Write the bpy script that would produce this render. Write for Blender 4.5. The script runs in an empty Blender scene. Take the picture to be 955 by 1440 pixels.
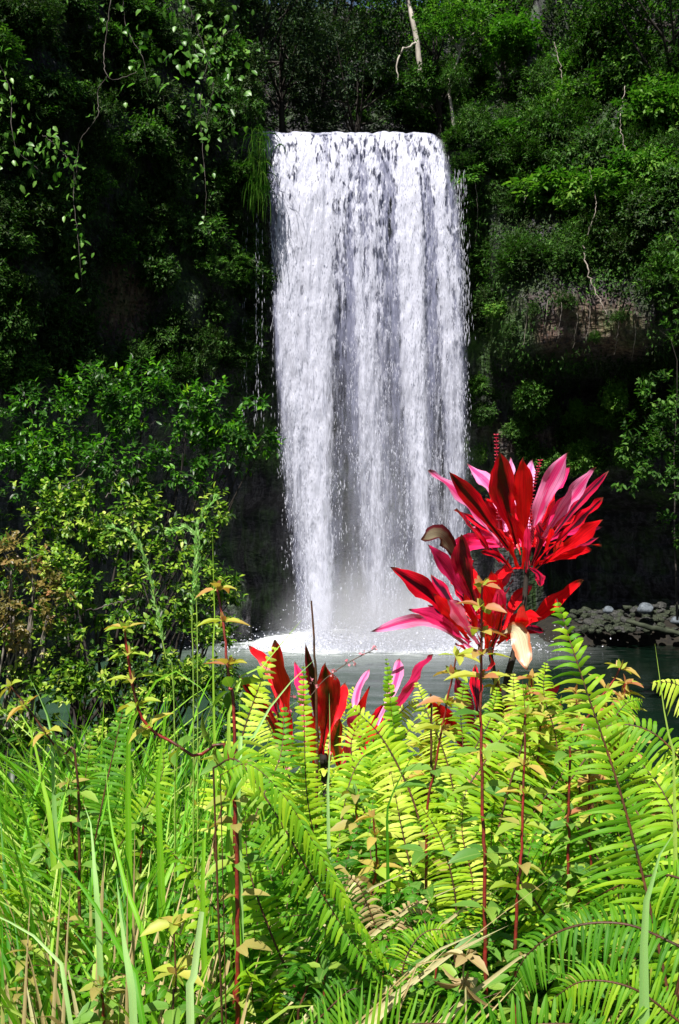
import bpy, math, random
import numpy as np
from mathutils import Vector
rng = np.random.default_rng(7)
random.seed(7)
C = bpy.context.scene.collection
F = 1476.0
CZ = 4.5
def P(px, py, d):
    return np.array([(px-477.5)/F*d, d, CZ-(py-720)/F*d])
def nrm(v):
    v = np.asarray(v, float); return v/np.maximum(np.linalg.norm(v, axis=-1, keepdims=True), 1e-9)
def sstep(a, b, x):
    t = np.clip((x-a)/(b-a), 0, 1); return t*t*(3-2*t)
def hash3(i, j, k, s):
    h = (i*374761393 + j*668265263 + k*2147483647 + s*974634777) & 0xffffffff
    h = ((h ^ (h >> 13))*1274126177) & 0xffffffff
    h = (h ^ (h >> 16)) & 0xffffff
    return h/float(0xffffff)
def vnoise(p, s=0):
    p = np.asarray(p, float); f = np.floor(p); i = f.astype(np.int64); t = p-f; t = t*t*(3-2*t)
    r = 0
    for a in (0, 1):
        for b in (0, 1):
            for c in (0, 1):
                w = (t[..., 0] if a else 1-t[..., 0])*(t[..., 1] if b else 1-t[..., 1])*(t[..., 2] if c else 1-t[..., 2])
                r = r + w*hash3(i[..., 0]+a, i[..., 1]+b, i[..., 2]+c, s)
    return r
def fbm(p, o=4, s=0):
    p = np.asarray(p, float); r = 0; a = .5
    for k in range(o):
        r = r+a*(vnoise(p*2**k, s+k)-.5)*2; a *= .5
    return r
# ------------------------------------------------------------- mesh builder
class MB:
    def __init__(s): s.v = []; s.f4 = []; s.f3 = []; s.m4 = []; s.m3 = []; s.st = []; s.n = 0
    def add(s, v, f4=None, f3=None, st=None, m=0):
        v = np.asarray(v, float).reshape(-1, 3)
        st = np.zeros((len(v), 3)) if st is None else np.asarray(st, float).reshape(-1, 3)
        s.v.append(v); s.st.append(st)
        if f4 is not None and len(f4):
            f4 = np.asarray(f4, int).reshape(-1, 4); s.f4.append(f4+s.n); s.m4.append(np.full(len(f4), m))
        if f3 is not None and len(f3):
            f3 = np.asarray(f3, int).reshape(-1, 3); s.f3.append(f3+s.n); s.m3.append(np.full(len(f3), m))
        s.n += len(v)
    def mesh(s, name, mats, smooth=True):
        me = bpy.data.meshes.new(name)
        v = np.concatenate(s.v); st = np.concatenate(s.st)
        if not np.isfinite(v).all(): print('NAN', name, (~np.isfinite(v)).sum(), len(v)); v = np.nan_to_num(v)
        if np.abs(v).max() > 500: print('BIG', name, np.abs(v).max())
        st = np.nan_to_num(st)
        f4 = np.concatenate(s.f4) if s.f4 else np.zeros((0, 4), int); f3 = np.concatenate(s.f3) if s.f3 else np.zeros((0, 3), int)
        me.vertices.add(len(v)); me.vertices.foreach_set('co', v.astype(np.float32).ravel())
        me.loops.add(f4.size+f3.size); me.loops.foreach_set('vertex_index', np.concatenate([f4.ravel(), f3.ravel()]).astype(np.int32))
        me.polygons.add(len(f4)+len(f3))
        me.polygons.foreach_set('loop_start', np.concatenate([np.arange(len(f4))*4, f4.size+np.arange(len(f3))*3]).astype(np.int32))
        me.polygons.foreach_set('material_index', np.concatenate((s.m4+s.m3) or [np.zeros(0)]).astype(np.int32))
        me.polygons.foreach_set('use_smooth', np.full(len(f4)+len(f3), smooth))
        a = me.attributes.new('st', 'FLOAT_VECTOR', 'POINT'); a.data.foreach_set('vector', st.astype(np.float32).ravel())
        for m in (mats if isinstance(mats, (list, tuple)) else [mats]): me.materials.append(m)
        me.update(calc_edges=True); me.validate()
        return me
def obj(name, mb, mats, parent=None, smooth=True, kind=None, origin=None):
    if origin is not None:
        mb.v = [np.concatenate(mb.v)-np.asarray(origin)]
    me = mb if isinstance(mb, bpy.types.Mesh) else mb.mesh(name, mats, smooth)
    o = bpy.data.objects.new(name, me); C.objects.link(o)
    if parent is not None: o.parent = parent
    elif origin is not None: o.location = origin
    if kind: o['kind'] = kind
    return o
def thing(name, label, cat, loc=(0, 0, 0), group=None, rz=0):
    o = bpy.data.objects.new(name, None); C.objects.link(o)
    o.location = [float(x) for x in loc]; o.rotation_euler = (0, 0, rz); o.empty_display_size = .1
    o['label'] = label; o['category'] = cat; o['kind'] = 'thing'
    if group: o['group'] = group
    return o
def tag(o, label, cat, group=None):
    o['label'] = label; o['category'] = cat; o['kind'] = 'thing'
    if group: o['group'] = group
    return o
def copy_tree(o, loc=None, rz=None, sc=None, label=None, group=None):
    r = o.copy(); C.objects.link(r)
    for ch in o.children:
        c = ch.copy(); C.objects.link(c); c.parent = r
        for g in ch.children:
            d = g.copy(); C.objects.link(d); d.parent = c
    if loc is not None: r.location = [float(x) for x in loc]
    if rz is not None: r.rotation_euler = (0, 0, rz)
    if sc is not None: r.scale = sc if isinstance(sc, tuple) else (sc, sc, sc)
    if label: r['label'] = label
    if group: r['group'] = group
    return r
def spline(pts, n):
    pts = np.asarray(pts, float)
    if len(pts) == 2: t = np.linspace(0, 1, n)[:, None]; return pts[0]*(1-t)+pts[1]*t
    e = np.vstack([2*pts[0]-pts[1], pts, 2*pts[-1]-pts[-2]])
    L = np.r_[0, np.cumsum(np.linalg.norm(np.diff(pts, axis=0), axis=1))]; u = np.linspace(0, L[-1], n)
    out = []
    for x in u:
        i = min(max(np.searchsorted(L, x)-1, 0), len(pts)-2); t = (x-L[i])/(L[i+1]-L[i]+1e-9)
        a, b, c, d = e[i:i+4]
        out.append(.5*((2*b)+(c-a)*t+(2*a-5*b+4*c-d)*t*t+(-a+3*b-3*c+d)*t**3))
    return np.array(out)
def tangents(p):
    return nrm(np.gradient(p, axis=0))
def tube(mb, pts, r, sides=6, n=None, m=0, wob=0):
    p = spline(pts, n) if n else np.asarray(pts, float)
    T = tangents(p); r = np.interp(np.linspace(0, 1, len(p)), np.linspace(0, 1, len(np.atleast_1d(r))), np.atleast_1d(r)) if np.ndim(r) else np.full(len(p), r)
    if wob: p = p+rng.normal(0, wob, p.shape)
    ref = np.where(np.abs(T[:, 2:3]) > .9, [[1., 0, 0]], [[0., 0, 1]])
    A = nrm(np.cross(T, ref)); B = np.cross(T, A); th = np.linspace(0, 2*np.pi, sides, endpoint=False)
    V = p[:, None]+r[:, None, None]*(A[:, None]*np.cos(th)[None, :, None]+B[:, None]*np.sin(th)[None, :, None])
    k = np.arange(len(p)-1)[:, None]*sides; j = np.arange(sides)[None]; j2 = (j+1) % sides
    f = np.stack([k+j, k+j2, k+sides+j2, k+sides+j], -1).reshape(-1, 4)
    st = np.zeros((len(p), sides, 3)); st[..., 1] = np.linspace(0, 1, len(p))[:, None]; st[..., 2] = random.random()
    mb.add(V.reshape(-1, 3), f4=f, st=st, m=m)
# leaf templates: (x across, y along, z up), faces as tris/quads
LT_FAR = (np.array([[0, 0, 0], [-.5, .45, .13], [0, .5, 0], [.5, .45, .13], [0, 1, -.12]]), None, [[0, 2, 1], [0, 3, 2], [2, 4, 1], [3, 4, 2]])
LT_MID = (np.array([[0, 0, 0], [-.47, .3, .14], [0, .3, 0], [.47, .3, .14], [-.38, .68, .08], [0, .68, -.05], [.38, .68, .08], [0, 1, -.2]]),
          [[2, 5, 4, 1], [3, 6, 5, 2]], [[0, 2, 1], [0, 3, 2], [5, 7, 4], [6, 7, 5]])
def leaves(mb, pos, axis, nor, L, W, T=LT_FAR, m=0, rnd=None, curl=1.0):
    N = len(pos); axis = nrm(axis); X = nrm(np.cross(axis, nor)); Z = np.cross(X, axis)
    t, q, tr = T; L = np.broadcast_to(L, N)[:, None, None]; W = np.broadcast_to(W, N)[:, None, None]
    V = pos[:, None]+X[:, None]*t[None, :, 0:1]*W+axis[:, None]*t[None, :, 1:2]*L+Z[:, None]*t[None, :, 2:3]*W*curl
    st = np.zeros((N, len(t), 3)); st[..., 0] = t[:, 0]*2; st[..., 1] = t[:, 1]
    st[..., 2] = (rng.random(N) if rnd is None else rnd)[:, None]
    off = (np.arange(N)*len(t))[:, None, None]
    mb.add(V, f4=None if q is None else (np.array(q)[None]+off).reshape(-1, 4), f3=(np.array(tr)[None]+off).reshape(-1, 3), st=st, m=m)
# ------------------------------------------------------------- materials
def mat(name):
    m = bpy.data.materials.new(name); m.use_nodes = True; nt = m.node_tree; nt.nodes.clear()
    return m, nt.nodes, nt.links
def N_(ns, t, **kw):
    n = ns.new(t)
    for k, v in kw.items():
        if k in n.inputs and not hasattr(n, k): n.inputs[k].default_value = v
        else: setattr(n, k, v)
    return n
def ramp(ns, stops, interp='LINEAR'):
    r = ns.new('ShaderNodeValToRGB'); r.color_ramp.interpolation = interp
    el = r.color_ramp.elements
    while len(el) < len(stops): el.new(.5)
    for e, (p, c) in zip(el, stops):
        e.position = p; e.color = (*c, 1) if len(c) == 3 else c
    return r
def mixc(ns, ls, fac, a, b, blend='MIX'):
    n = ns.new('ShaderNodeMix'); n.data_type = 'RGBA'; n.blend_type = blend
    for idx, v in ((0, fac), (6, a), (7, b)):
        if hasattr(v, 'links'): ls.new(v, n.inputs[idx])
        else: n.inputs[idx].default_value = v if idx == 0 else (*v, 1)
    return n.outputs[2]
def mathn(ns, ls, op, a, b=0, c=0, clamp=False):
    n = ns.new('ShaderNodeMath'); n.operation = op; n.use_clamp = clamp
    for i, v in enumerate((a, b, c)):
        if hasattr(v, 'links'): ls.new(v, n.inputs[i])
        else: n.inputs[i].default_value = v
    return n.outputs[0]
def foliage(name, stops, trans=.35, rough=.45, spec=.4, tint=(1.0, 1.35, .5), nscale=6, nvar=.35, objvar=.25, spots=None):
    m, ns, ls = mat(name)
    at = N_(ns, 'ShaderNodeAttribute', attribute_name='st'); sp = ns.new('ShaderNodeSeparateXYZ'); ls.new(at.outputs['Vector'], sp.inputs[0])
    oi = ns.new('ShaderNodeObjectInfo'); tc = ns.new('ShaderNodeTexCoord')
    x = mathn(ns, ls, 'MULTIPLY_ADD', oi.outputs['Random'], objvar, -objvar/2)
    x = mathn(ns, ls, 'ADD', sp.outputs[2], x, clamp=True)
    r = ramp(ns, stops); ls.new(x, r.inputs[0])
    no = N_(ns, 'ShaderNodeTexNoise'); no.inputs['Scale'].default_value = nscale; no.inputs['Detail'].default_value = 3; ls.new(tc.outputs['Object'], no.inputs['Vector'])
    dk = mixc(ns, ls, 1.0, r.outputs[0], (1-nvar, 1-nvar*.8, 1-nvar), 'MULTIPLY')
    col = mixc(ns, ls, no.outputs[0], r.outputs[0], dk)
    # paler midrib
    ab = mathn(ns, ls, 'ABSOLUTE', sp.outputs[0]); rib = mathn(ns, ls, 'LESS_THAN', ab, .09)
    rib = mathn(ns, ls, 'MULTIPLY', rib, .25); col = mixc(ns, ls, rib, col, (.35, .42, .12))
    if spots:
        n2 = N_(ns, 'ShaderNodeTexNoise'); n2.inputs['Scale'].default_value = spots[1]; ls.new(tc.outputs['Object'], n2.inputs['Vector'])
        r2 = ramp(ns, [(spots[2], (0, 0, 0)), (spots[2]+.08, (1, 1, 1))]); ls.new(n2.outputs[0], r2.inputs[0]); col = mixc(ns, ls, r2.outputs[0], col, spots[0])
    b = N_(ns, 'ShaderNodeBsdfPrincipled'); b.inputs['Roughness'].default_value = rough; b.inputs['Specular IOR Level'].default_value = spec
    ls.new(col, b.inputs['Base Color'])
    t = ns.new('ShaderNodeBsdfTranslucent'); tcn = mixc(ns, ls, 1.0, col, tint, 'MULTIPLY'); ls.new(tcn, t.inputs[0])
    mx = ns.new('ShaderNodeMixShader'); mx.inputs[0].default_value = trans; ls.new(b.outputs[0], mx.inputs[1]); ls.new(t.outputs[0], mx.inputs[2])
    o = ns.new('ShaderNodeOutputMaterial'); ls.new(mx.outputs[0], o.inputs[0])
    return m
def simple(name, ca, cb, scale=8, rough=.7, bump=.3, stretch=(1, 1, 1), spec=.3, th=(.35, .65)):
    m, ns, ls = mat(name)
    tc = ns.new('ShaderNodeTexCoord'); mp = ns.new('ShaderNodeMapping'); mp.inputs['Scale'].default_value = stretch; ls.new(tc.outputs['Object'], mp.inputs[0])
    no = ns.new('ShaderNodeTexNoise'); no.inputs['Scale'].default_value = scale; no.inputs['Detail'].default_value = 6; ls.new(mp.outputs[0], no.inputs[0])
    r = ramp(ns, [(th[0], ca), (th[1], cb)]); ls.new(no.outputs[0], r.inputs[0])
    b = ns.new('ShaderNodeBsdfPrincipled'); ls.new(r.outputs[0], b.inputs['Base Color']); b.inputs['Roughness'].default_value = rough; b.inputs['Specular IOR Level'].default_value = spec
    bp = ns.new('ShaderNodeBump'); bp.inputs['Strength'].default_value = bump; bp.inputs['Distance'].default_value = .05; ls.new(no.outputs[0], bp.inputs['Height']); ls.new(bp.outputs[0], b.inputs['Normal'])
    o = ns.new('ShaderNodeOutputMaterial'); ls.new(b.outputs[0], o.inputs[0])
    return m
M = {}
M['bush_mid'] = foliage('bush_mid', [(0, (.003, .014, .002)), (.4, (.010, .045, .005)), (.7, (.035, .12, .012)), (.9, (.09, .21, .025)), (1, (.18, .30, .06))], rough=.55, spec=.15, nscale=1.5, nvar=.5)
M['bush_shade'] = foliage('bush_shade', [(0, (.002, .009, .002)), (.55, (.008, .032, .005)), (.85, (.03, .10, .012)), (1, (.09, .22, .03))], trans=.25, rough=.5, spec=.15, nscale=1.5)  # shade for the left cliff is put into these very dark leaf colours
M['bush_lime'] = foliage('bush_lime', [(0, (.015, .07, .005)), (.5, (.05, .17, .012)), (1, (.20, .34, .05))], rough=.5, spec=.15, nscale=1.5)
M['tree_grey'] = foliage('tree_grey', [(0, (.004, .012, .007)), (.6, (.012, .034, .018)), (1, (.05, .10, .05))], trans=.2, rough=.6, spec=.1, nscale=1)
M['shrub_gloss'] = foliage('shrub_gloss', [(0, (.004, .020, .003)), (.35, (.008, .05, .004)), (.68, (.035, .15, .006)), (.92, (.13, .36, .010)), (1, (.34, .55, .02))], rough=.4, spec=.3, nscale=4)
M['shrub_yellow'] = foliage('shrub_yellow', [(0, (.005, .018, .002)), (.35, (.014, .05, .004)), (.5, (.07, .20, .010)), (.76, (.32, .46, .035)), (.95, (.60, .64, .14)), (1, (.65, .50, .26))], rough=.42, spec=.3, nscale=4)
M['shrub_red'] = foliage('shrub_red', [(0, (.03, .04, .01)), (.4, (.16, .12, .03)), (.8, (.3, .2, .06)), (1, (.4, .16, .08))], rough=.4)
M['vine_leaf'] = foliage('vine_leaf', [(0, (.04, .14, .012)), (.6, (.10, .26, .03)), (1, (.22, .42, .08))], rough=.4, trans=.4)
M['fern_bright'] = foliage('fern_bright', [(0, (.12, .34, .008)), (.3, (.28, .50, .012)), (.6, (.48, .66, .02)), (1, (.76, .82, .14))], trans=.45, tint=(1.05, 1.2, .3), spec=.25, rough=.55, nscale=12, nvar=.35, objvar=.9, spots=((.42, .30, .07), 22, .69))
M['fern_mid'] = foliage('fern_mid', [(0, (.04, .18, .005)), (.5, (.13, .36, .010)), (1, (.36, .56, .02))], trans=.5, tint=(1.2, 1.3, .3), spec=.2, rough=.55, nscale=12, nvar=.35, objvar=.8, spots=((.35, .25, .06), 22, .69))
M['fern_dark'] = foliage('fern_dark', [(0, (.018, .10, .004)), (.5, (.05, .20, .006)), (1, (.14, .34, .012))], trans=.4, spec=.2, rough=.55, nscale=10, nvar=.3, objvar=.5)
M['grass'] = foliage('grass', [(0, (.05, .24, .008)), (.4, (.16, .46, .012)), (.75, (.32, .60, .03)), (1, (.56, .70, .16))], trans=.45, tint=(1.15, 1.2, .4), rough=.5, spec=.3, nscale=5, nvar=.3, objvar=.3, spots=((.48, .40, .14), 9, .66))
M['grass_pale'] = foliage('grass_pale', [(0, (.20, .46, .08)), (1, (.46, .66, .26))], trans=.4, rough=.5, spec=.3, nscale=5, nvar=.2)
M['straw'] = foliage('straw', [(0, (.28, .18, .07)), (.6, (.48, .36, .16)), (1, (.62, .55, .3))], trans=.25, tint=(1, .9, .6), rough=.6, nvar=.3)
M['herb'] = foliage('herb', [(0, (.08, .22, .03)), (.5, (.17, .34, .05)), (.85, (.34, .46, .06)), (1, (.42, .34, .10))], trans=.4, tint=(1.1, 1.2, .4), rough=.5, nscale=15, nvar=.3, objvar=.5)
M['herb_tip'] = foliage('herb_tip', [(0, (.34, .50, .05)), (.45, (.50, .50, .08)), (.8, (.55, .36, .10)), (1, (.50, .20, .09))], trans=.4, tint=(1.1, 1, .5), rough=.5, nvar=.25, objvar=.5)
M['stem_red'] = simple('stem_red', (.24, .014, .012), (.06, .020, .008), 25, .45, .2, spec=.5)
M['stem_brown'] = simple('stem_brown', (.10, .035, .015), (.03, .02, .01), 20, .5, .2)
M['stem_green'] = simple('stem_green', (.22, .34, .05), (.12, .22, .03), 20, .5, .2)
M['bark'] = simple('bark', (.035, .028, .022), (.012, .010, .008), 9, .8, .6, (1, 1, .3))
M['bark_pale'] = simple('bark_pale', (.42, .38, .32), (.20, .18, .15), 5, .8, .6, (1, 1, .4))
M['twig_pale'] = simple('twig_pale', (.30, .26, .22), (.12, .10, .08), 5, .8, .3)
def cordy(name, edge, mid, mid_amt, nz=3, rough=.3, vlo=.0):
    """Ti leaf: a margin colour and a centre-blotch colour that belong to the leaf itself."""
    m, ns, ls = mat(name)
    at = N_(ns, 'ShaderNodeAttribute', attribute_name='st'); sp = ns.new('ShaderNodeSeparateXYZ'); ls.new(at.outputs['Vector'], sp.inputs[0])
    cb = ns.new('ShaderNodeCombineXYZ')
    ls.new(mathn(ns, ls, 'MULTIPLY', sp.outputs[0], 1.6), cb.inputs[0]); ls.new(mathn(ns, ls, 'MULTIPLY', sp.outputs[1], nz), cb.inputs[1]); ls.new(mathn(ns, ls, 'MULTIPLY', sp.outputs[2], 37.), cb.inputs[2])
    no = ns.new('ShaderNodeTexNoise'); no.inputs['Scale'].default_value = 1.0; no.inputs['Detail'].default_value = 3; ls.new(cb.outputs[0], no.inputs[0])
    ab = mathn(ns, ls, 'ABSOLUTE', sp.outputs[0])
    f = mathn(ns, ls, 'MULTIPLY_ADD', ab, -.55, mid_amt); f = mathn(ns, ls, 'ADD', f, no.outputs[0])
    r = ramp(ns, [(.5, (0, 0, 0)), (.68, (1, 1, 1))]); ls.new(f, r.inputs[0])
    # fine parallel veins
    c2 = ns.new('ShaderNodeCombineXYZ'); ls.new(mathn(ns, ls, 'MULTIPLY', sp.outputs[0], 14.), c2.inputs[0]); ls.new(sp.outputs[1], c2.inputs[1]); ls.new(mathn(ns, ls, 'MULTIPLY', sp.outputs[2], 11.), c2.inputs[2])
    n2 = ns.new('ShaderNodeTexNoise'); n2.inputs['Scale'].default_value = 1.2; ls.new(c2.outputs[0], n2.inputs[0])
    col = mixc(ns, ls, r.outputs[0], edge, mid)
    dk = mixc(ns, ls, 1.0, col, (.42, .25, .38), 'MULTIPLY'); rv = ramp(ns, [(.42, (0, 0, 0)), (.62, (1, 1, 1))]); ls.new(n2.outputs[0], rv.inputs[0]); col = mixc(ns, ls, mathn(ns, ls, 'MULTIPLY', rv.outputs[0], .55), col, dk)
    tipf = ramp(ns, [(.93, (0, 0, 0)), (.985, (1, 1, 1))]); ls.new(mathn(ns, ls, 'ADD', sp.outputs[1], mathn(ns, ls, 'MULTIPLY', mathn(ns, ls, 'SUBTRACT', no.outputs[0], .5), .12)), tipf.inputs[0]); col = mixc(ns, ls, tipf.outputs[0], col, (.16, .05, .03))
    b = ns.new('ShaderNodeBsdfPrincipled'); ls.new(col, b.inputs['Base Color']); b.inputs['Roughness'].default_value = rough; b.inputs['Specular IOR Level'].default_value = .5
    bp = ns.new('ShaderNodeBump'); bp.inputs['Strength'].default_value = .25; bp.inputs['Distance'].default_value = .004; ls.new(n2.outputs[0], bp.inputs['Height']); ls.new(bp.outputs[0], b.inputs['Normal'])
    t = ns.new('ShaderNodeBsdfTranslucent'); ls.new(mixc(ns, ls, 1.0, col, (1.3, .9, .9), 'MULTIPLY'), t.inputs[0])
    mx = ns.new('ShaderNodeMixShader'); mx.inputs[0].default_value = .35; ls.new(b.outputs[0], mx.inputs[1]); ls.new(t.outputs[0], mx.inputs[2])
    o = ns.new('ShaderNodeOutputMaterial'); ls.new(mx.outputs[0], o.inputs[0])
    return m
CO = {'pink': cordy('leaf_pink', (.95, .32, .58), (.90, .06, .26), .26), 'lilac': cordy('leaf_lilac', (.95, .46, .76), (.90, .20, .50), .2),
      'red': cordy('leaf_red', (.85, .008, .014), (.55, .002, .006), .1), 'dark': cordy('leaf_dark', (.78, .006, .025), (.03, .003, .006), .28, 2.2, .22),
      'maroon': cordy('leaf_maroon', (.50, .008, .05), (.03, .003, .010), .36, 2, .22), 'magenta': cordy('leaf_magenta', (.88, .03, .17), (.45, .006, .05), .12, 3),
      'olive': cordy('leaf_olive', (.10, .01, .015), (.22, .20, .12), .4, 3), 'cream': cordy('leaf_cream', (.65, .25, .12), (.60, .58, .36), .5, 3)}
# ============================================================= camera, light
cam = bpy.data.objects.new('camera', bpy.data.cameras.new('camera')); C.objects.link(cam)
cam.location = (0, 0, CZ); cam.rotation_euler = (math.pi/2, 0, 0)
cam.data.sensor_fit = 'VERTICAL'; cam.data.sensor_height = 24; cam.data.lens = 24*F/1440; cam.data.clip_end = 800; cam.data.clip_start = .05
bpy.context.scene.camera = cam
SUN = nrm(np.array([-.26, -.62, .98]))
w = bpy.data.worlds.new('World'); bpy.context.scene.world = w; w.use_nodes = True
nt = w.node_tree; bg = nt.nodes['Background']; sk = nt.nodes.new('ShaderNodeTexSky'); sk.sky_type = 'NISHITA'; sk.sun_disc = False
sk.sun_elevation = math.asin(SUN[2]); sk.sun_rotation = math.atan2(SUN[0], SUN[1]) % (2*math.pi)
nt.links.new(sk.outputs[0], bg.inputs[0]); bg.inputs[1].default_value = .05
sl = bpy.data.lights.new('sun', 'SUN'); sl.energy = 5; sl.angle = math.radians(.5); sl.color = (1, .96, .90)
so = bpy.data.objects.new('sun', sl); C.objects.link(so); so.location = (-20, -40, 60)
so.rotation_euler = Vector(tuple(SUN)).to_track_quat('Z', 'Y').to_euler()
sc = bpy.context.scene
sc.view_settings.view_transform = 'Standard'; sc.view_settings.look = 'None'; sc.view_settings.gamma = 1; sc.view_settings.exposure = 1.0
sc.render.engine = 'CYCLES'; cy = sc.cycles
cy.max_bounces = 6; cy.diffuse_bounces = 2; cy.glossy_bounces = 2; cy.transmission_bounces = 4; cy.transparent_max_bounces = 24; cy.volume_bounces = 1
cy.use_denoising = True
# ============================================================= terrain
def gz(x, y):
    x = np.asarray(x, float); y = np.asarray(y, float)
    near = 2.95-.10*np.clip(y-3, 0, 3)
    drop = sstep(6.0, 13.5, y+.6*np.sin(x*.9))
    base = near*(1-drop)+(-1.4)*drop
    left = sstep(-1.6, -4.5, x+.10*(y-10))*(1-sstep(17, 25, y))     # left bank runs further out
    lb = 1.9-.1*np.clip(y-8, 0, 10)
    base = base*(1-left)+np.maximum(base, lb)*left
    right = sstep(3.2, 6.5, x)*(1-sstep(14, 24, y))
    base = base*(1-right)+np.maximum(base, 1.6-.12*np.clip(y-6, 0, 10))*right
    far = sstep(34.2, 36.0, y)*sstep(5.5, 8, x)                      # stony shore on the right
    base = base*(1-far)+.45*far
    p = np.stack([x*.7, y*.7, x*0], -1)
    return base+.10*fbm(p, 3, 5)*(np.abs(y) < 60)
xs = np.r_[-400, -200, -90, -50, np.arange(-30, 30.1, .3), 50, 90, 200, 400]; ys = np.r_[-400, -200, -90, -40, np.arange(-15, 44, .3), 60, 110, 220, 400]
X, Y = np.meshgrid(xs, ys); G = np.stack([X, Y, gz(X, Y)], -1)
mb = MB(); nx = len(xs); i = (np.arange(len(ys)-1)[:, None]*nx+np.arange(nx-1)[None]).ravel()
mb.add(G, f4=np.stack([i, i+1, i+nx+1, i+nx], -1))
M['soil'] = simple('soil', (.006, .005, .004), (.020, .016, .010), 6, .9, .7)
obj('ground', mb, M['soil'], kind='structure')
# pool
def pool_mat():
    m, ns, ls = mat('pool_water')
    tc = ns.new('ShaderNodeTexCoord'); ge = ns.new('ShaderNodeNewGeometry'); sp = ns.new('ShaderNodeSeparateXYZ'); ls.new(ge.outputs['Position'], sp.inputs[0])
    n1 = ns.new('ShaderNodeTexNoise'); n1.inputs['Scale'].default_value = 2.2; n1.inputs['Detail'].default_value = 5
    mp = ns.new('ShaderNodeMapping'); mp.inputs['Scale'].default_value = (.5, 1.3, 1); ls.new(ge.outputs['Position'], mp.inputs[0]); ls.new(mp.outputs[0], n1.inputs[0])
    # distance from the foot of the falls -> aerated white water
    dx = mathn(ns, ls, 'MAXIMUM', mathn(ns, ls, 'SUBTRACT', mathn(ns, ls, 'ABSOLUTE', mathn(ns, ls, 'SUBTRACT', sp.outputs[0], 1.2)), 2.8), 0.0)
    dy = mathn(ns, ls, 'MAXIMUM', mathn(ns, ls, 'SUBTRACT', 35.0, sp.outputs[1]), 0.0)
    d = mathn(ns, ls, 'SQRT', mathn(ns, ls, 'ADD', mathn(ns, ls, 'MULTIPLY', dx, dx), mathn(ns, ls, 'MULTIPLY', mathn(ns, ls, 'MULTIPLY', dy, dy), .8)))
    d = mathn(ns, ls, 'ADD', d, mathn(ns, ls, 'MULTIPLY', mathn(ns, ls, 'SUBTRACT', n1.outputs[0], .5), 3.2))
    f = ramp(ns, [(0, (1, 1, 1)), (.06, (.8, .8, .8)), (.13, (.16, .16, .16)), (.36, (.0, .0, .0)), (1, (0, 0, 0))]); ls.new(mathn(ns, ls, 'MULTIPLY', d, .07), f.inputs[0])
    gx = ramp(ns, [(0, (.030, .064, .038)), (.55, (.012, .030, .018)), (1, (.002, .007, .004))]); ls.new(mathn(ns, ls, 'MULTIPLY_ADD', sp.outputs[0], .07, .45), gx.inputs[0])  # base colour darkens to the right, painting in the dark cliff's reflection
    col = mixc(ns, ls, f.outputs[0], gx.outputs[0], (.80, .84, .84))
    n2 = ns.new('ShaderNodeTexNoise'); n2.inputs['Scale'].default_value = 3.5; n2.inputs['Detail'].default_value = 4
    m2 = ns.new('ShaderNodeMapping'); m2.inputs['Scale'].default_value = (.8, 2.0, 1); ls.new(ge.outputs['Position'], m2.inputs[0]); ls.new(m2.outputs[0], n2.inputs[0])
    bp = ns.new('ShaderNodeBump'); bp.inputs['Strength'].default_value = .22; bp.inputs['Distance'].default_value = .04; ls.new(n2.outputs[0], bp.inputs['Height'])
    b = ns.new('ShaderNodeBsdfPrincipled'); ls.new(col, b.inputs['Base Color']); b.inputs['Specular IOR Level'].default_value = .08
    ls.new(mathn(ns, ls, 'MULTIPLY_ADD', f.outputs[0], .6, .12), b.inputs['Roughness']); ls.new(bp.outputs[0], b.inputs['Normal'])
    o = ns.new('ShaderNodeOutputMaterial'); ls.new(b.outputs[0], o.inputs[0]); return m
mb = MB(); xs = np.linspace(-22, 24, 160); ys = np.linspace(5, 40, 200); X, Y = np.meshgrid(xs, ys)
dd = np.sqrt(np.maximum(np.abs(X-1.2)-2.6, 0)**2+np.maximum(35-Y, 0)**2)
Z = .03*fbm(np.stack([X*1.1, Y*2.2, X*0], -1), 3, 3)+.04*np.exp(-dd/1.5)*(.5+vnoise(np.stack([X*3, Y*3, X*0], -1), 9))
nx = len(xs); i = (np.arange(len(ys)-1)[:, None]*nx+np.arange(nx-1)[None]).ravel()
mb.add(np.stack([X, Y, Z], -1), f4=np.stack([i, i+1, i+nx+1, i+nx], -1))
obj('pool', mb, pool_mat(), kind='structure')
# ============================================================= cliff
plan = np.array([(-17, -8), (-15, 6), (-13, 17), (-10, 26), (-6.6, 32), (-3.9, 35.6), (-2.9, 36.9), (-1, 37.3), (1, 37.4), (3.4, 37.2), (5.0, 36.6), (6.8, 35.7), (9.5, 34.6), (13.2, 31), (17, 24), (19, 12), (19, -8)], float)
NU, NZ = 420, 240
pl = spline(np.c_[plan, np.zeros(len(plan))], NU)[:, :2]
tg = nrm(np.gradient(pl, axis=0)); inn = np.c_[tg[:, 1], -tg[:, 0]]        # points into the basin
zz = np.linspace(-1.6, 31, NZ)
U, Zg = np.meshgrid(np.arange(NU), zz, indexing='ij')
px_, py_ = pl[U, 0], pl[U, 1]; nx_, ny_ = inn[U, 0], inn[U, 1]
wF = sstep(-3.3, -2.5, px_)*(1-sstep(4.4, 5.6, px_))*(py_ > 30)
wR = sstep(4.4, 6.0, px_); wL = 1-sstep(-4.2, -3.0, px_)
q = np.stack([px_*.35, py_*.35, Zg*.28], -1)
off = 1.1*fbm(q, 4, 11)*(1-.6*wF)+.35*fbm(q*4, 3, 21)
off += wF*(-1.9*sstep(17.2, 13, Zg)-.8*sstep(9, 4, Zg))
off += wF*(-7.0*sstep(17.7, 18.3, Zg)-.85*np.maximum(Zg-18.3, 0))
ztop = 17.9-.25*np.maximum(px_-3, 0)
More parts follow.
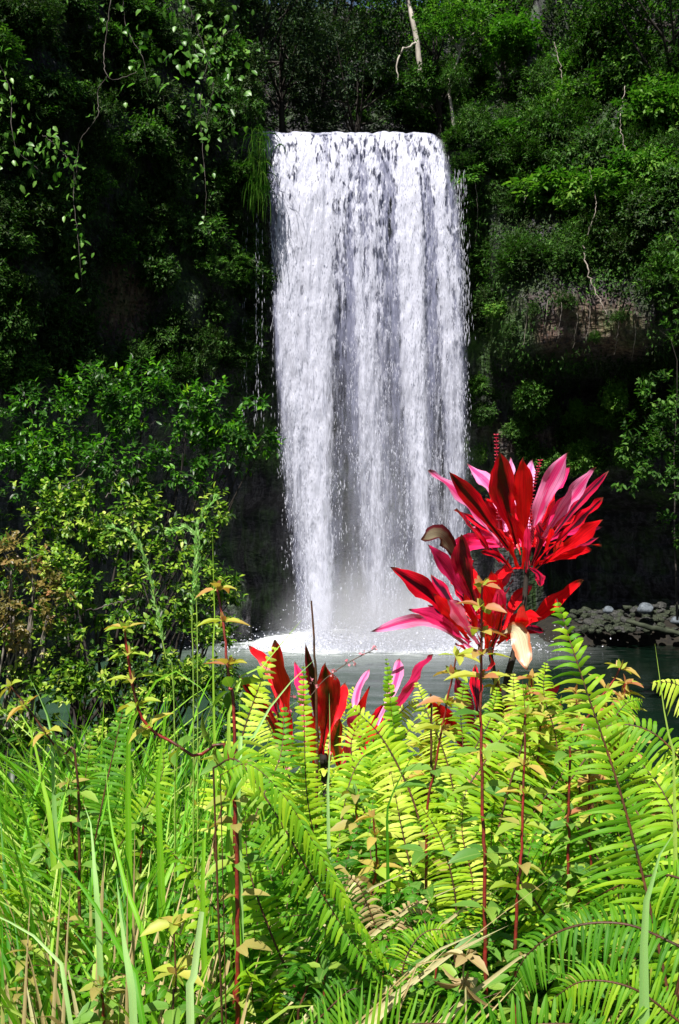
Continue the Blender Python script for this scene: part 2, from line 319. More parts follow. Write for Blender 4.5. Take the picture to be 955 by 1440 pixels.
off += wR*(-.55*np.maximum(Zg-13.5, 0)-.35*np.maximum(Zg-24, 0))
off += wR*(1.6*np.exp(-((Zg-11)/1.4)**2)*np.exp(-((px_-8)/2.6)**2)-3.6*sstep(10.2, 8.6, Zg)*(1-.15*sstep(7.5, 5, Zg)))
led = (Zg/1.15+.4*vnoise(np.stack([px_*.5, py_*.5, Zg*0], -1), 4)) % 1.0
off += -3.6*sstep(4.6, 6.4, px_)*wR*sstep(6.5, 3.5, Zg)
off += wR*.45*(np.power(led, .5)-.5)*sstep(8.2, 7.4, Zg)
off += wL*(-.12*np.maximum(Zg-16, 0)-.9*sstep(7.5, 5.5, Zg)+.5*np.exp(-((Zg-15.5)/2)**2)*sstep(-6, -4, px_))
# columnar joints low on the left and behind the water
colj = np.abs(((px_*2.1+py_*1.4+.5*vnoise(q*3, 8)) % 1.0)-.5)*2
off += .28*np.sqrt(colj)*sstep(9, 6, Zg)*(1-wR)
CX = px_+nx_*off; CY = py_+ny_*off
CP = np.stack([CX, CY, Zg], -1)
du = np.gradient(CP, axis=0); dz = np.gradient(CP, axis=1); CN = nrm(np.cross(dz, du))
if (CN[..., 0]*nx_+CN[..., 1]*ny_).mean() < 0: CN = -CN
def cliff_mat():
    m, ns, ls = mat('cliff_rock')
    ge = ns.new('ShaderNodeNewGeometry')
    def noise(sc, det, mpv, out='Fac'):
        mp = ns.new('ShaderNodeMapping'); mp.inputs['Scale'].default_value = mpv; ls.new(ge.outputs['Position'], mp.inputs[0])
        n = ns.new('ShaderNodeTexNoise'); n.inputs['Scale'].default_value = sc; n.inputs['Detail'].default_value = det; ls.new(mp.outputs[0], n.inputs[0]); return n.outputs[0]
    at = N_(ns, 'ShaderNodeAttribute', attribute_name='st'); sp = ns.new('ShaderNodeSeparateXYZ'); ls.new(at.outputs['Vector'], sp.inputs[0])
    nv = noise(2.4, 12, (1.8, 1.8, .3)); nb = noise(3.5, 12, (1, 1, 2.2)); nm = noise(.9, 6, (1, 1, .8))
    r1 = ramp(ns, [(.34, (.003, .003, .004)), (.48, (.012, .011, .013)), (.56, (.05, .046, .054)), (.62, (.012, .011, .013)), (.75, (.09, .085, .095))]); ls.new(nv, r1.inputs[0])
    r2 = ramp(ns, [(.34, (.008, .006, .004)), (.44, (.07, .035, .022)), (.52, (.16, .10, .065)), (.56, (.05, .035, .02)), (.64, (.20, .16, .09)), (.8, (.28, .25, .17))]); ls.new(noise(3.6, 12, (2.2, 2.2, .7)), r2.inputs[0])
    col = mixc(ns, ls, sp.outputs[0], r1.outputs[0], r2.outputs[0])          # st.x: bare brown outcrop
    r3 = ramp(ns, [(.38, (.015, .04, .006)), (.6, (.06, .14, .02))]); ls.new(noise(5, 6, (1.5, 1.5, .5)), r3.inputs[0])
    mf = mathn(ns, ls, 'ADD', sp.outputs[1], mathn(ns, ls, 'MULTIPLY', mathn(ns, ls, 'SUBTRACT', nm, .5), 2.2), clamp=True)
    col = mixc(ns, ls, mf, col, r3.outputs[0])                               # st.y: moss
    bp = ns.new('ShaderNodeBump'); bp.inputs['Strength'].default_value = .9; bp.inputs['Distance'].default_value = .25
    ls.new(mathn(ns, ls, 'ADD', nv, mathn(ns, ls, 'MULTIPLY', nb, .8)), bp.inputs['Height'])
    b = ns.new('ShaderNodeBsdfPrincipled'); ls.new(col, b.inputs['Base Color']); b.inputs['Roughness'].default_value = .65; b.inputs['Specular IOR Level'].default_value = .35; ls.new(bp.outputs[0], b.inputs['Normal'])
    o = ns.new('ShaderNodeOutputMaterial'); ls.new(b.outputs[0], o.inputs[0]); return m
# projection of every cliff point, for placing growth on the face
CPX = 477.5+F*CP[..., 0]/CP[..., 1].clip(.1); CPY = 720-F*(CP[..., 2]-CZ)/CP[..., 1].clip(.1)
def ell(cx, cy, rx, ry, pw=1.0): return np.exp(-(((CPX-cx)/rx)**2+((CPY-cy)/ry)**2)**pw)*(CP[..., 1] > 15)
bare = np.clip(ell(808, 458, 96, 46, 2)+ell(172, 425, 42, 56, 2)+.9*ell(880, 475, 40, 28, 2)+.5*ell(735, 610, 60, 35, 2), 0, 1)
bare = np.maximum(bare*np.clip(.75+1.6*fbm(CP*1.1, 4, 91), 0, 1), .9*ell(172, 425, 36, 48, 2))
moss = np.clip(.15+.9*ell(400, 620, 40, 40)+.9*ell(655, 420, 22, 120)+.8*ell(700, 440, 40, 60)+.7*ell(550, 370, 30, 40)+.7*ell(365, 380, 18, 100)+.7*ell(640, 350, 12, 30)+.8*ell(610, 350, 12, 30)-.4*bare, 0, 1)
mb = MB(); i = (np.arange(NU-1)[:, None]*NZ+np.arange(NZ-1)[None]).ravel()
mb.add(CP, f4=np.stack([i, i+NZ, i+NZ+1, i+1], -1), st=np.stack([bare, moss, bare*0], -1))
# plateau running back from the rim
rim = CP[:, -1]; back = rim.copy(); back[:, 0] -= inn[:, 0]*60; back[:, 1] -= inn[:, 1]*60; back[:, 2] += 3
k = np.arange(NU-1); mb.add(np.vstack([rim, back]), f4=np.stack([k, k+1, k+NU+1, k+NU], -1), st=np.tile([0, .6, 0], (2*NU, 1)))
obj('cliff', mb, cliff_mat(), kind='structure')
def on_cliff(px, py):
    d = (CPX-px)**2+(CPY-py)**2+(CP[..., 1] < 14)*1e9
    k = np.argsort(d.ravel())[:6]; k = k[np.argmin(CP[..., 1].ravel()[k])]
    return CP.reshape(-1, 3)[k], CN.reshape(-1, 3)[k]
# ============================================================= waterfall
def water_mat(name, lo, hi, sx, sz, seed, base=(.80, .81, .88), trans=.35):
    m, ns, ls = mat(name)
    at = N_(ns, 'ShaderNodeAttribute', attribute_name='st'); sp = ns.new('ShaderNodeSeparateXYZ'); ls.new(at.outputs['Vector'], sp.inputs[0])
    ge = ns.new('ShaderNodeNewGeometry')
    def noise(sc, mpv, det=4):
        mp = ns.new('ShaderNodeMapping'); mp.inputs['Scale'].default_value = mpv; mp.inputs['Location'].default_value = (seed, seed*2, seed*3); ls.new(ge.outputs['Position'], mp.inputs[0])
        n = ns.new('ShaderNodeTexNoise'); n.inputs['Scale'].default_value = sc; n.inputs['Detail'].default_value = det; n.inputs['Roughness'].default_value = .6; ls.new(mp.outputs[0], n.inputs[0]); return n.outputs[0]
    a = noise(1, (sx, sx*.4, sz)); b = noise(1, (sx*2.4, sx, sz*3.6), 3)
    n = mathn(ns, ls, 'ADD', mathn(ns, ls, 'MULTIPLY', a, .5), mathn(ns, ls, 'MULTIPLY', b, .5))
    v = mathn(ns, ls, 'ADD', n, mathn(ns, ls, 'SUBTRACT', sp.outputs[0], .5))
    r = ramp(ns, [(lo, (0, 0, 0)), (hi, (1, 1, 1))]); ls.new(v, r.inputs[0])
    # near the lip the sheet is torn into a net of ropes and holes; lower down it softens to a veil
    c = noise(1, (sx*1.5, sx, sz*2.6), 2); v2 = mathn(ns, ls, 'ADD', mathn(ns, ls, 'ADD', mathn(ns, ls, 'MULTIPLY', c, .75), mathn(ns, ls, 'MULTIPLY', a, .25)), mathn(ns, ls, 'SUBTRACT', sp.outputs[0], .5))
    r2 = ramp(ns, [(lo+.06, (.0, .0, .0)), (lo+.16, (1, 1, 1))]); ls.new(v2, r2.inputs[0])
    tf = ramp(ns, [(.12, (0, 0, 0)), (.62, (1, 1, 1))]); ls.new(sp.outputs[2], tf.inputs[0])
    al = mathn(ns, ls, 'MULTIPLY', mixc(ns, ls, tf.outputs[0], r2.outputs[0], r.outputs[0]), sp.outputs[1])
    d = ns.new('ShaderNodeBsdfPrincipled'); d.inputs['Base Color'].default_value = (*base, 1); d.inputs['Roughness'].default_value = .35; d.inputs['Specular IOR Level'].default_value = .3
    bp = ns.new('ShaderNodeBump'); bp.inputs['Strength'].default_value = .7; bp.inputs['Distance'].default_value = .12; ls.new(n, bp.inputs['Height']); ls.new(bp.outputs[0], d.inputs['Normal'])
    t = ns.new('ShaderNodeBsdfTranslucent'); t.inputs[0].default_value = (*base, 1)
    mx = ns.new('ShaderNodeMixShader'); mx.inputs[0].default_value = trans; ls.new(d.outputs[0], mx.inputs[1]); ls.new(t.outputs[0], mx.inputs[2])
    tr = ns.new('ShaderNodeBsdfTransparent'); m2 = ns.new('ShaderNodeMixShader'); ls.new(al, m2.inputs[0]); ls.new(tr.outputs[0], m2.inputs[1]); ls.new(mx.outputs[0], m2.inputs[2])
    o = ns.new('ShaderNodeOutputMaterial'); ls.new(m2.outputs[0], o.inputs[0]); return m
LE = np.array([(185, 366), (200, 370), (260, 377), (400, 381), (560, 388), (700, 392), (800, 398), (905, 403)], float)
RE = np.array([(185, 612), (195, 622), (230, 632), (260, 640), (300, 648), (400, 655), (560, 660), (905, 668)], float)
def edge(E, py): return np.interp(py, E[:, 0], E[:, 1])
# how thick the water is across (u) and down (t)
TU = np.linspace(0, 1, 21)
TK = {0: [.42, .50, .58, .50, .60, .62, .50, .46, .55, .60, .48, .60, .56, .50, .60, .62, .52, .50, .62, .56, .42],
      .3: [.35, .66, .72, .58, .74, .66, .54, .44, .52, .74, .66, .54, .52, .58, .74, .72, .52, .50, .74, .64, .35],
      .6: [.2, .55, .7, .75, .78, .64, .42, .34, .42, .70, .75, .62, .46, .5, .72, .78, .55, .42, .7, .6, .25],
      1.0: [.16, .30, .58, .82, .85, .56, .32, .28, .38, .62, .74, .70, .5, .38, .42, .62, .70, .5, .55, .5, .12]}
TT = sorted(TK)
def thick(u, t):
    rows = np.stack([np.interp(u, TU, TK[k]) for k in TT]); i = np.clip(np.searchsorted(TT, t)-1, 0, len(TT)-2); TTa = np.array(TT)
    f = (t-TTa[i])/(TTa[i+1]-TTa[i]); g = np.take_along_axis(rows, i[None], 0)[0]; h = np.take_along_axis(rows, (i+1)[None], 0)[0]
    return g*(1-f)+h*f
def fall_pos(u, t, dy=0.):
    py = 186+t*(905-186); d = 36.4-1.35*np.sqrt(np.clip(t, 0, 1))-.2*t+dy
    px = edge(LE, py)*(1-u)+edge(RE, py)*u
    px = px+.0*u
    x = (px-477.5)/F*d; z = CZ-(py-720)/F*d+np.where(t < .03, .25*0, 0)
    # right shoulder of the lip rolls down
    return np.stack([x, d, z], -1)
def curtain(dy, nu=170, nt=240, k=1.0, amp=.16, seed=0, alpha=1.0):
    u, t = np.meshgrid(np.linspace(0, 1, nu), np.linspace(0, 1, nt)**1.15)
    p = fall_pos(u.ravel(), t.ravel(), dy).reshape(nt, nu, 3)
    dn = thick(u.ravel(), t.ravel()).reshape(nt, nu)
    n = fbm(np.stack([p[..., 0]*2.2, p[..., 2]*.25, 0*u+seed], -1), 4, seed)+.5*fbm(np.stack([p[..., 0]*5, p[..., 2]*1.6, 0*u+seed], -1), 3, seed+4)
    dn = dn+.22*fbm(np.stack([p[..., 0]*2.6, p[..., 2]*.06, 0*u+seed], -1), 3, seed+9)*sstep(0, .08, t)
    p[..., 1] -= amp*(n+dn*1.4)*np.minimum(1, t*8)
    p[..., 2] += (.09*fbm(np.stack([p[..., 0]*2.6, 0*u, 0*u+5], -1), 3, 19)-.10*(u > .9)*(u-.9)*10)*np.exp(-t*30)
    # water sliding over the rim from the stream bed
    back = p[0][None].repeat(4, 0).copy(); back[:, :, 1] += np.array([3.2, 2.0, .9, .35])[:, None]; back[:, :, 2] = p[0, :, 2]+np.array([-.05, -.03, -.01, 0])[:, None]
    p = np.concatenate([back, p]); dn = np.concatenate([dn[:1].repeat(4, 0)+.1, dn]); tt = np.concatenate([t[:1].repeat(4, 0), t]); uu = np.concatenate([u[:1].repeat(4, 0), u])
    ed = sstep(0, .02, uu)*sstep(1, .96, uu)
    a = (.15+.85*ed)*alpha*(1-(.4*sstep(.35, .95, tt) if alpha < 1 else 0))
    st = np.stack([dn*k+.06*n.mean()+np.where(tt < .05, .04*(1-tt/.05), 0)*1.0, a, tt], -1)
    mb = MB(); i = (np.arange(p.shape[0]-1)[:, None]*nu+np.arange(nu-1)[None]).ravel()
    mb.add(p, f4=np.stack([i, i+1, i+nu+1, i+nu], -1), st=st); return mb
fall = thing('waterfall', 'tall white curtain of water dropping over the dark cliff into the pool', 'waterfall', (0, 0, 0))
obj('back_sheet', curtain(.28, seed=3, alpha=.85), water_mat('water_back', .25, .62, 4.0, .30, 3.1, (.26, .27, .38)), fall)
obj('curtain', curtain(0, seed=7), water_mat('water_main', .44, .80, 6.0, .85, 9.7, (.60, .61, .71)), fall)
# flung drops and threads: thin vertical slivers of white water
def slivers(N, seed, dyr=(-.45, .15), Lr=(.10, .42), Wr=(.018, .05), pw=1.6, spread=.006):
    r = np.random.default_rng(seed); u = r.random(N*4); t = r.uniform(.012, 1, N*4); q0 = fall_pos(u, t, 0); cl = fbm(np.stack([q0[:, 0]*5, q0[:, 2]*1.5, 0*u], -1), 3, 77)
    keep = r.random(N*4) < np.clip(thick(u, t)*1.15+cl*1.1-.05, 0, 1)**pw*(1-.35*t)*np.clip(t*14, .15, 1); u = u[keep][:N]; t = t[keep][:N]
    p = fall_pos(u, t, 0); n = len(p)
    p[:, 1] += r.uniform(*dyr, n)-.25*thick(u, t); p[:, 0] += r.normal(0, spread*36*(.2+t)*.25, n)
    L = r.uniform(*Lr, n)*(1-.35*t); W = r.uniform(*Wr, n)*(.8+.5*t)
    a = r.uniform(-.9, .9, n); X = np.stack([np.cos(a), np.sin(a), r.normal(0, .1, n)], -1)*W[:, None]/2
    D = np.stack([r.normal(0, .06, n), r.normal(0, .05, n), -np.ones(n)], -1)*L[:, None]
    V = np.stack([p, p+D*.35-X, p+D, p+D*.35+X], 1); i = np.arange(n)[:, None]*4
    mb = MB(); mb.add(V, f3=np.concatenate([i+[0, 1, 3], i+[1, 2, 3]])); return mb
def plain_water(name, base, alpha=1.0, trans=.4):
    m, ns, ls = mat(name); d = ns.new('ShaderNodeBsdfDiffuse'); d.inputs[0].default_value = (*base, 1); t = ns.new('ShaderNodeBsdfTranslucent'); t.inputs[0].default_value = (*base, 1)
    mx = ns.new('ShaderNodeMixShader'); mx.inputs[0].default_value = trans; ls.new(d.outputs[0], mx.inputs[1]); ls.new(t.outputs[0], mx.inputs[2]); o = ns.new('ShaderNodeOutputMaterial')
    if alpha < 1:
        tr = ns.new('ShaderNodeBsdfTransparent'); m2 = ns.new('ShaderNodeMixShader'); m2.inputs[0].default_value = alpha; ls.new(tr.outputs[0], m2.inputs[1]); ls.new(mx.outputs[0], m2.inputs[2]); ls.new(m2.outputs[0], o.inputs[0])
    else: ls.new(mx.outputs[0], o.inputs[0])
    return m
M['drops'] = plain_water('water_drops', (.70, .71, .80))
o = obj('spray', slivers(9000, 5, Lr=(.06, .24), Wr=(.008, .020), pw=1.8), M['drops'], fall, smooth=False); o['kind'] = 'stuff'
# foam heap and leaping drops at the foot
mb = MB(); n = 13000; r = np.random.default_rng(2)
x = r.normal(1.3, 2.1, n); h = r.exponential(.20, n)*(.6+1.2*np.interp((x+2.2)/7.1, TU, TK[1.0])); y = 34.7-np.abs(r.normal(0, .7, n)); p = np.stack([x, y, h+.02], -1)
s = r.uniform(.010, .04, n)[:, None]; ax = nrm(r.normal(size=(n, 3))); bx = nrm(np.cross(ax, r.normal(size=(n, 3))))
V = np.stack([p-ax*s, p-bx*s*.6, p+ax*s, p+bx*s*.6], 1); i = np.arange(n)[:, None]*4
mb.add(V, f3=np.concatenate([i+[0, 1, 3], i+[1, 2, 3]])); o = obj('splash', mb, M['drops'], fall, smooth=False); o['kind'] = 'stuff'
# side trickles: loose beads and threads of water beside the main fall
def trickle(x0, y0, y1, N, w, lean, seed, lanes):
    r = np.random.default_rng(seed); lx = r.normal(0, w, lanes); k = r.integers(0, lanes, N); f = r.random(N); y = y0+f*(y1-y0); x = x0+lx[k]+lean*f+r.normal(0, .5+1.2*f, N)
    dn = np.interp(x0, [366, 662], [35.7, 36.0]); p = np.stack([(x-477.5)/F*dn, np.full(N, dn)-.4*f-r.random(N)*.3, CZ-(y-720)/F*dn], -1)
    L = r.uniform(.08, .30, N); W = r.uniform(.006, .016, N); a = r.uniform(-.6, .6, N); X = np.stack([np.cos(a), np.sin(a), 0*a], -1)*W[:, None]/2; D = np.stack([r.normal(0, .02, N), 0*a, -np.ones(N)], -1)*L[:, None]
    V = np.stack([p, p+D*.35-X, p+D, p+D*.35+X], 1); i = np.arange(N)[:, None]*4; mb = MB(); mb.add(V, f3=np.concatenate([i+[0, 1, 3], i+[1, 2, 3]])); o = obj('side_trickle', mb, M['drops'], fall, smooth=False); o['kind'] = 'stuff'
trickle(366, 300, 600, 260, 9, 0, 3, 7)
trickle(645, 240, 480, 420, 4, 8, 4, 24)
# drifting mist
def mist(cen, rad, dens, name):
    mb = MB(); import bmesh
    bm = bmesh.new(); bmesh.ops.create_icosphere(bm, subdivisions=3, radius=1); v = np.array([list(q.co) for q in bm.verts]); f = np.array([[q.index for q in g.verts] for g in bm.faces]); bm.free()
    mb.add(v, f3=f); m, ns, ls = mat(name); tc = ns.new('ShaderNodeTexCoord'); ln = ns.new('ShaderNodeVectorMath'); ln.operation = 'LENGTH'; ls.new(tc.outputs['Object'], ln.inputs[0])
    no = ns.new('ShaderNodeTexNoise'); no.inputs['Scale'].default_value = 2.5; no.inputs['Detail'].default_value = 2; ls.new(tc.outputs['Object'], no.inputs[0])
    f1 = mathn(ns, ls, 'SUBTRACT', 1.0, ln.outputs['Value'], clamp=True); f1 = mathn(ns, ls, 'POWER', f1, 1.6); f1 = mathn(ns, ls, 'MULTIPLY', f1, mathn(ns, ls, 'MULTIPLY_ADD', no.outputs[0], 1.6, .1)); f1 = mathn(ns, ls, 'MULTIPLY', f1, dens)
    v = ns.new('ShaderNodeVolumePrincipled'); v.inputs['Color'].default_value = (.93, .94, 1, 1); v.inputs['Anisotropy'].default_value = 0; ls.new(f1, v.inputs['Density'])
    o = ns.new('ShaderNodeOutputMaterial'); ls.new(v.outputs[0], o.inputs['Volume'])
    o = obj(name, mb, m, kind='stuff'); o.location = cen; o.scale = rad; return o
mist((1.5, 34.3, .1), (4.4, 2.0, 3.4), 1.5, 'mist')
mist((1.3, 34.6, 4.0), (3.9, 1.8, 7.5), .15, 'drifting_spray')
# ============================================================= growth on the cliffs
def lumps(n, r, flat=.8):
    """clump centres on and in a lumpy ball"""
    d = nrm(r.normal(size=(n, 3))); d[:, 2] *= flat; rad = .55+.45*r.random(n)**.5
    return d*rad[:, None]*(1+.35*fbm(d*1.7+r.random()*50, 3)[:, None])
def sprigs(mb, cen, out, L, W, k, T, r, spread=1.0, m=0):
    """k leaves round a short twig at each centre, twig pointing along out"""
    n = len(cen); out = nrm(out+r.normal(0, .45, (n, 3))+np.array([0, 0, .15])); ref = nrm(np.cross(out, r.normal(size=(n, 3)))); b = np.cross(out, ref)
    pos = []; ax = []; no = []
    for j in range(k):
        a = j*2.4+r.random(n)*.6; side = ref*np.cos(a)[:, None]+b*np.sin(a)[:, None]; f = (j+1)/k
        pos.append(cen+out*(L*spread*(f*1.3-.6))); ax.append(nrm(side*(1.2-f*.8)+out*.55+np.array([0, 0, -.22]))); no.append(nrm(out*.5+np.array([0, 0, .8])+r.normal(0, .25, (n, 3))))
    tone = np.tile(r.random(n), k)*.6+r.random(n*k)*.4
    leaves(mb, np.concatenate(pos), np.concatenate(ax), np.concatenate(no), L*r.uniform(.6, 1.15, n*k), W*r.uniform(.75, 1.15, n*k), T, m, rnd=tone)
def bush_mesh(name, seed, nsp, L, W, k, mt, droop=0, T=LT_FAR):
    r = np.random.default_rng(seed); mb = MB(); c = lumps(nsp, r)
    cc = lumps(12, r, .8)*.75; w = r.integers(0, 12, nsp); c = .55*c+.62*cc[w]
    c = c+r.normal(0, .09, c.shape)
    sprigs(mb, c, nrm(c)+np.array([0, -.1, -droop]), L, W, k, T, r)
    for j in range(6):
        tube(mb, [(0, 0, -.3), cc[j]*.5, cc[j]*.9+[0, 0, .1]], [.03, .018, .006], 4, n=6, m=1)
    return mb.mesh(name, [mt, M['bark']])
protos = {}
for kind, mt, L, W, nsp, k in (('mid', 'bush_mid', .17, .085, 420, 6), ('dark', 'bush_shade', .16, .08, 300, 6), ('lime', 'bush_lime', .16, .09, 420, 6), ('fine', 'bush_mid', .11, .045, 560, 7), ('broad', 'bush_lime', .30, .15, 130, 5), ('wispy', 'bush_mid', .20, .045, 330, 7)):
    protos[kind] = [bush_mesh('shrub_'+kind, 100+j+len(kind)*13, nsp, L, W, k, M[mt]) for j in range(3)]
rb = np.random.default_rng(77)
def put_bush(px, py, R, kind, label, group, out=.35, d=None, cat='shrub'):
    if d is None:
        c, n = on_cliff(px, py); c = c+n*R*out
    else: c = P(px, py, d)
    o = bpy.data.objects.new('cliff_shrub', protos[kind][rb.integers(0, 3)]); C.objects.link(o); o.location = c
    o.rotation_euler = (rb.uniform(-.4, .4), rb.uniform(-.4, .4), rb.uniform(0, 6.28)); s = R*rb.uniform(.85, 1.15); o.scale = (s*rb.uniform(.75, 1.25), s*rb.uniform(.8, 1.1), s*rb.uniform(.6, 1.25))
    tag(o, label, cat, group); return o
def region(x0, x1, y0, y1, sp, R, kinds, label, group, skip=None, out=.35, jit=.5):
    n = 0
    for yy in np.arange(y0, y1, sp):
        for k, xx in enumerate(np.arange(x0, x1, sp)):
            a = xx+rb.uniform(-jit, jit)*sp; b = yy+rb.uniform(-jit, jit)*sp
            if skip is not None and skip(a, b): continue
            put_bush(a, b, R*rb.uniform(.55, 1.35), kinds[rb.integers(0, len(kinds))], label, group, out); n += 1
    return n
noR = lambda a, b: ((a-812)/112)**2+((b-452)/66)**2 < 1
region(655, 1000, 90, 300, 38, .95, ['mid', 'mid', 'lime', 'fine', 'wispy', 'broad', 'wispy'], 'sunlit green shrub crowded on the upper cliff right of the falls', 'sunlit shrubs on the upper right cliff', out=.5)
region(670, 1000, 300, 425, 40, .80, ['mid', 'fine', 'dark', 'wispy'], 'green shrub on the cliff above the brown rock outcrop', 'shrubs above the brown outcrop', noR, out=.35)
region(690, 980, 505, 690, 38, .55, ['mid', 'lime', 'fine'], 'small dim shrub on the shaded ledges below the brown outcrop', 'dim shrubs on the shaded ledges', noR, out=1.6)
noL = lambda a, b: ((a-172)/46)**2+((b-418)/66)**2 < 1
region(-20, 372, -10, 540, 44, .80, ['dark', 'dark', 'mid', 'mid', 'fine'], 'shade-toned shrub clinging to the shaded left cliff', 'dark shrubs on the left cliff', noL, out=.45)
region(525, 660, 95, 182, 30, .75, ['mid', 'mid', 'lime'], 'low green shrub above the right end of the lip of the falls', 'shrubs above the right end of the lip', out=.5)
for (x, y, R, kd, lb) in [(692, 196, .75, 'lime', 'round yellow-green shrub just right of the lip of the falls'), (650, 178, .6, 'mid', 'green shrub touching the right corner of the lip of the falls'),
        (560, 158, .7, 'mid', 'green shrub hanging over the middle of the lip of the falls'), (740, 60, 1.3, 'lime', 'large pale green shrub high above the right cliff'), (845, 65, 1.2, 'mid', 'wide green shrub near the top above the right cliff'),
        (925, 165, 1.3, 'lime', 'bright green shrub bulging out high on the right cliff edge'), (935, 255, 1.1, 'lime', 'bright green shrub below the bulging one at the right edge'), (700, 435, .55, 'lime', 'feathery bright green shrub left of the brown outcrop'),
        (718, 470, .4, 'fine', 'tiny green shrub at the left foot of the brown outcrop'), (340, 150, .75, 'mid', 'green shrub on the left cliff beside the lip of the falls'), (305, 75, .8, 'lime', 'pale green shrub high on the left cliff'),
        (345, 335, .6, 'mid', 'green shrub on the left cliff beside the thin trickle'), (325, 250, .7, 'mid', 'green shrub behind the hanging grass on the left cliff'), (120, 455, .5, 'mid', 'small green shrub left of the reddish rock patch'), (665, 395, .35, 'fine', 'tiny mossy shrub in the spray right of the falls')]:
    put_bush(x, y, R, kd, lb, None, .5)
put_bush(592, 112, 1.0, 'mid', 'green shrub hiding the foot of the white leaning trunk', None, d=40.6)
put_bush(642, 196, .75, 'mid', 'green shrub draped over the right corner of the lip', None, .35)
put_bush(652, 236, .6, 'fine', 'small green shrub just below the right corner of the lip', None, .3)
put_bush(640, 108, .8, 'wispy', 'wispy shrub at the foot of the pale crooked stem over the lip', None, d=39.2)
for (x, y, R, lb) in [(745, 440, .3, 'small sprig of leaves growing on the left part of the brown outcrop'), (830, 480, .35, 'leafy sprig on the lower edge of the brown outcrop'), (868, 440, .35, 'leafy sprig on the right part of the brown outcrop'), (790, 418, .4, 'leafy sprig drooping over the top of the brown outcrop')]: put_bush(x, y, R, 'wispy', lb, None, .3)
# creepers: leaf carpet hugging the rock where no single plant can be told apart
def carpet(name, n, wfun, L, W, mt, out=(.02, .35), seed=1):
    r = np.random.default_rng(seed); area = np.linalg.norm(np.cross(du, dz), axis=-1)*wfun*(CPX > -60)*(CPX < 1015)*(CPY > -60)*(CPY < 930)*(CP[..., 1] > 14); pr = area.ravel()/area.sum()
    k = r.choice(len(pr), n, p=pr); c = CP.reshape(-1, 3)[k]+r.normal(0, .07, (n, 3)); nn = CN.reshape(-1, 3)[k]
    cl = fbm(c*.9, 3, 40); c = c+nn*(r.uniform(*out, n)+.35*np.maximum(cl, 0))[:, None]
    ax = nrm(nn*.6+np.array([0, 0, -.8])+r.normal(0, .5, (n, 3))); no = nrm(nn+np.array([0, 0, .5])+r.normal(0, .3, (n, 3)))
    mb = MB(); leaves(mb, c, ax, no, L*r.uniform(.6, 1.2, n), W*r.uniform(.7, 1.2, n), LT_FAR, rnd=np.clip(.45+.9*cl+r.normal(0, .2, n), 0, 1))
    return obj(name, mb, mt, kind='stuff')
cov = fbm(CP*.45, 3, 55)
nofall = 1-((CPX > 375)*(CPX < 690)*(CPY > 180)*1.0)
outz = 1-np.clip(1.6*bare, 0, 1)
wr = wR*nofall*outz*(CPY < 520)*(1-bare)*np.clip(.55+1.5*cov, .05, 1)+wR*nofall*(CPY >= 520)*(CPY < 700)*.10*(cov > 0)
carpet('cliff_creepers', 42000, wr, .15, .075, M['bush_mid'], seed=3)
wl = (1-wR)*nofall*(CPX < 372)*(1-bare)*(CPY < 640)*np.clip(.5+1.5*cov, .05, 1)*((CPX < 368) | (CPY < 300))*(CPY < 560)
carpet('shaded_creepers', 36000, wl, .15, .075, M['bush_shade'], seed=4)
wt = ((CPX > 330)*(CPX < 700)*(CPY < 182))*np.clip(.6+cov, .1, 1)
carpet('undergrowth', 9000, wt, .18, .08, M['bush_shade'], seed=5)
wm = (moss > .55)*nofall*1.0
# ============================================================= trees behind the lip
def tree_proto(seed, mt, H=9., R=3.2, L=.24, W=.10, ncl=40, per=26, bark='bark', lean=0., open_=.0):
    r = np.random.default_rng(seed); t = thing('forest_tree', 'tree', 'tree'); mbt = MB()
    top = np.array([lean*H, 0, H*.78]); trunk = spline([(0, 0, -.5), (lean*H*.3+r.normal(0, .15), 0, H*.3), (lean*H*.7, r.normal(0, .2), H*.55), top], 14); tube(mbt, trunk, [.20, .15, .10, .05], 8)
    cc = lumps(ncl, r, .75)*R*[1, 1, .85]+np.array([lean*H, 0, H*.78])
    for c in cc[:16]:
        s = trunk[r.integers(6, 13)]; tube(mbt, [s, (s+c)/2+[0, 0, -.3], c], [.06, .04, .012], 5, n=7)
    ml = MB(); c = np.repeat(cc, per, 0); out = nrm(r.normal(size=c.shape)); c = c+out*R*.26*(.4+.6*r.random((len(c), 1)))*[1, 1, .7]
    sprigs(ml, c, out, L, W, 5, LT_FAR, r)
    obj('trunk', mbt, M[bark], t); obj('crown', ml, M[mt], t); return t
specs = [(395, 60, 45, 0, 'dull grey-green forest tree above the left part of the lip'), (455, 20, 49, 1, 'dull grey-green forest tree high above the middle of the lip'), (345, 25, 41, 0, 'dim forest tree where the left cliff meets the stream'),
         (505, 95, 46, 1, 'dim forest tree leaning low over the middle of the lip'), (560, 20, 52, 0, 'grey-green forest tree behind the white leaning trunk'), (430, 105, 50, 1, 'dark forest tree standing in the gap straight behind the lip'), (380, -60, 55, 0, 'tall dim forest tree at the back, above the left part of the lip'), (480, -70, 57, 1, 'tall dim forest tree at the back, above the middle of the lip'), (640, -60, 54, 0, 'tall dim forest tree at the back, above the light open crown'), (720, -70, 52, 1, 'tall dim forest tree behind the right rim'), (610, 60, 47, 2, 'green forest tree behind the pale crown above the lip'),
         (700, 0, 46, 2, 'green forest tree over the right rim beside the pale crown'), (790, -20, 43, 2, 'green forest tree over the middle of the right rim'), (880, -10, 40, 2, 'green forest tree over the right rim near the corner'), (960, 30, 37, 2, 'green forest tree at the far right above the cliff')]
tp = [tree_proto(1, 'tree_grey'), tree_proto(2, 'tree_grey', R=3.8, ncl=46), tree_proto(3, 'bush_mid', L=.22, W=.11)]
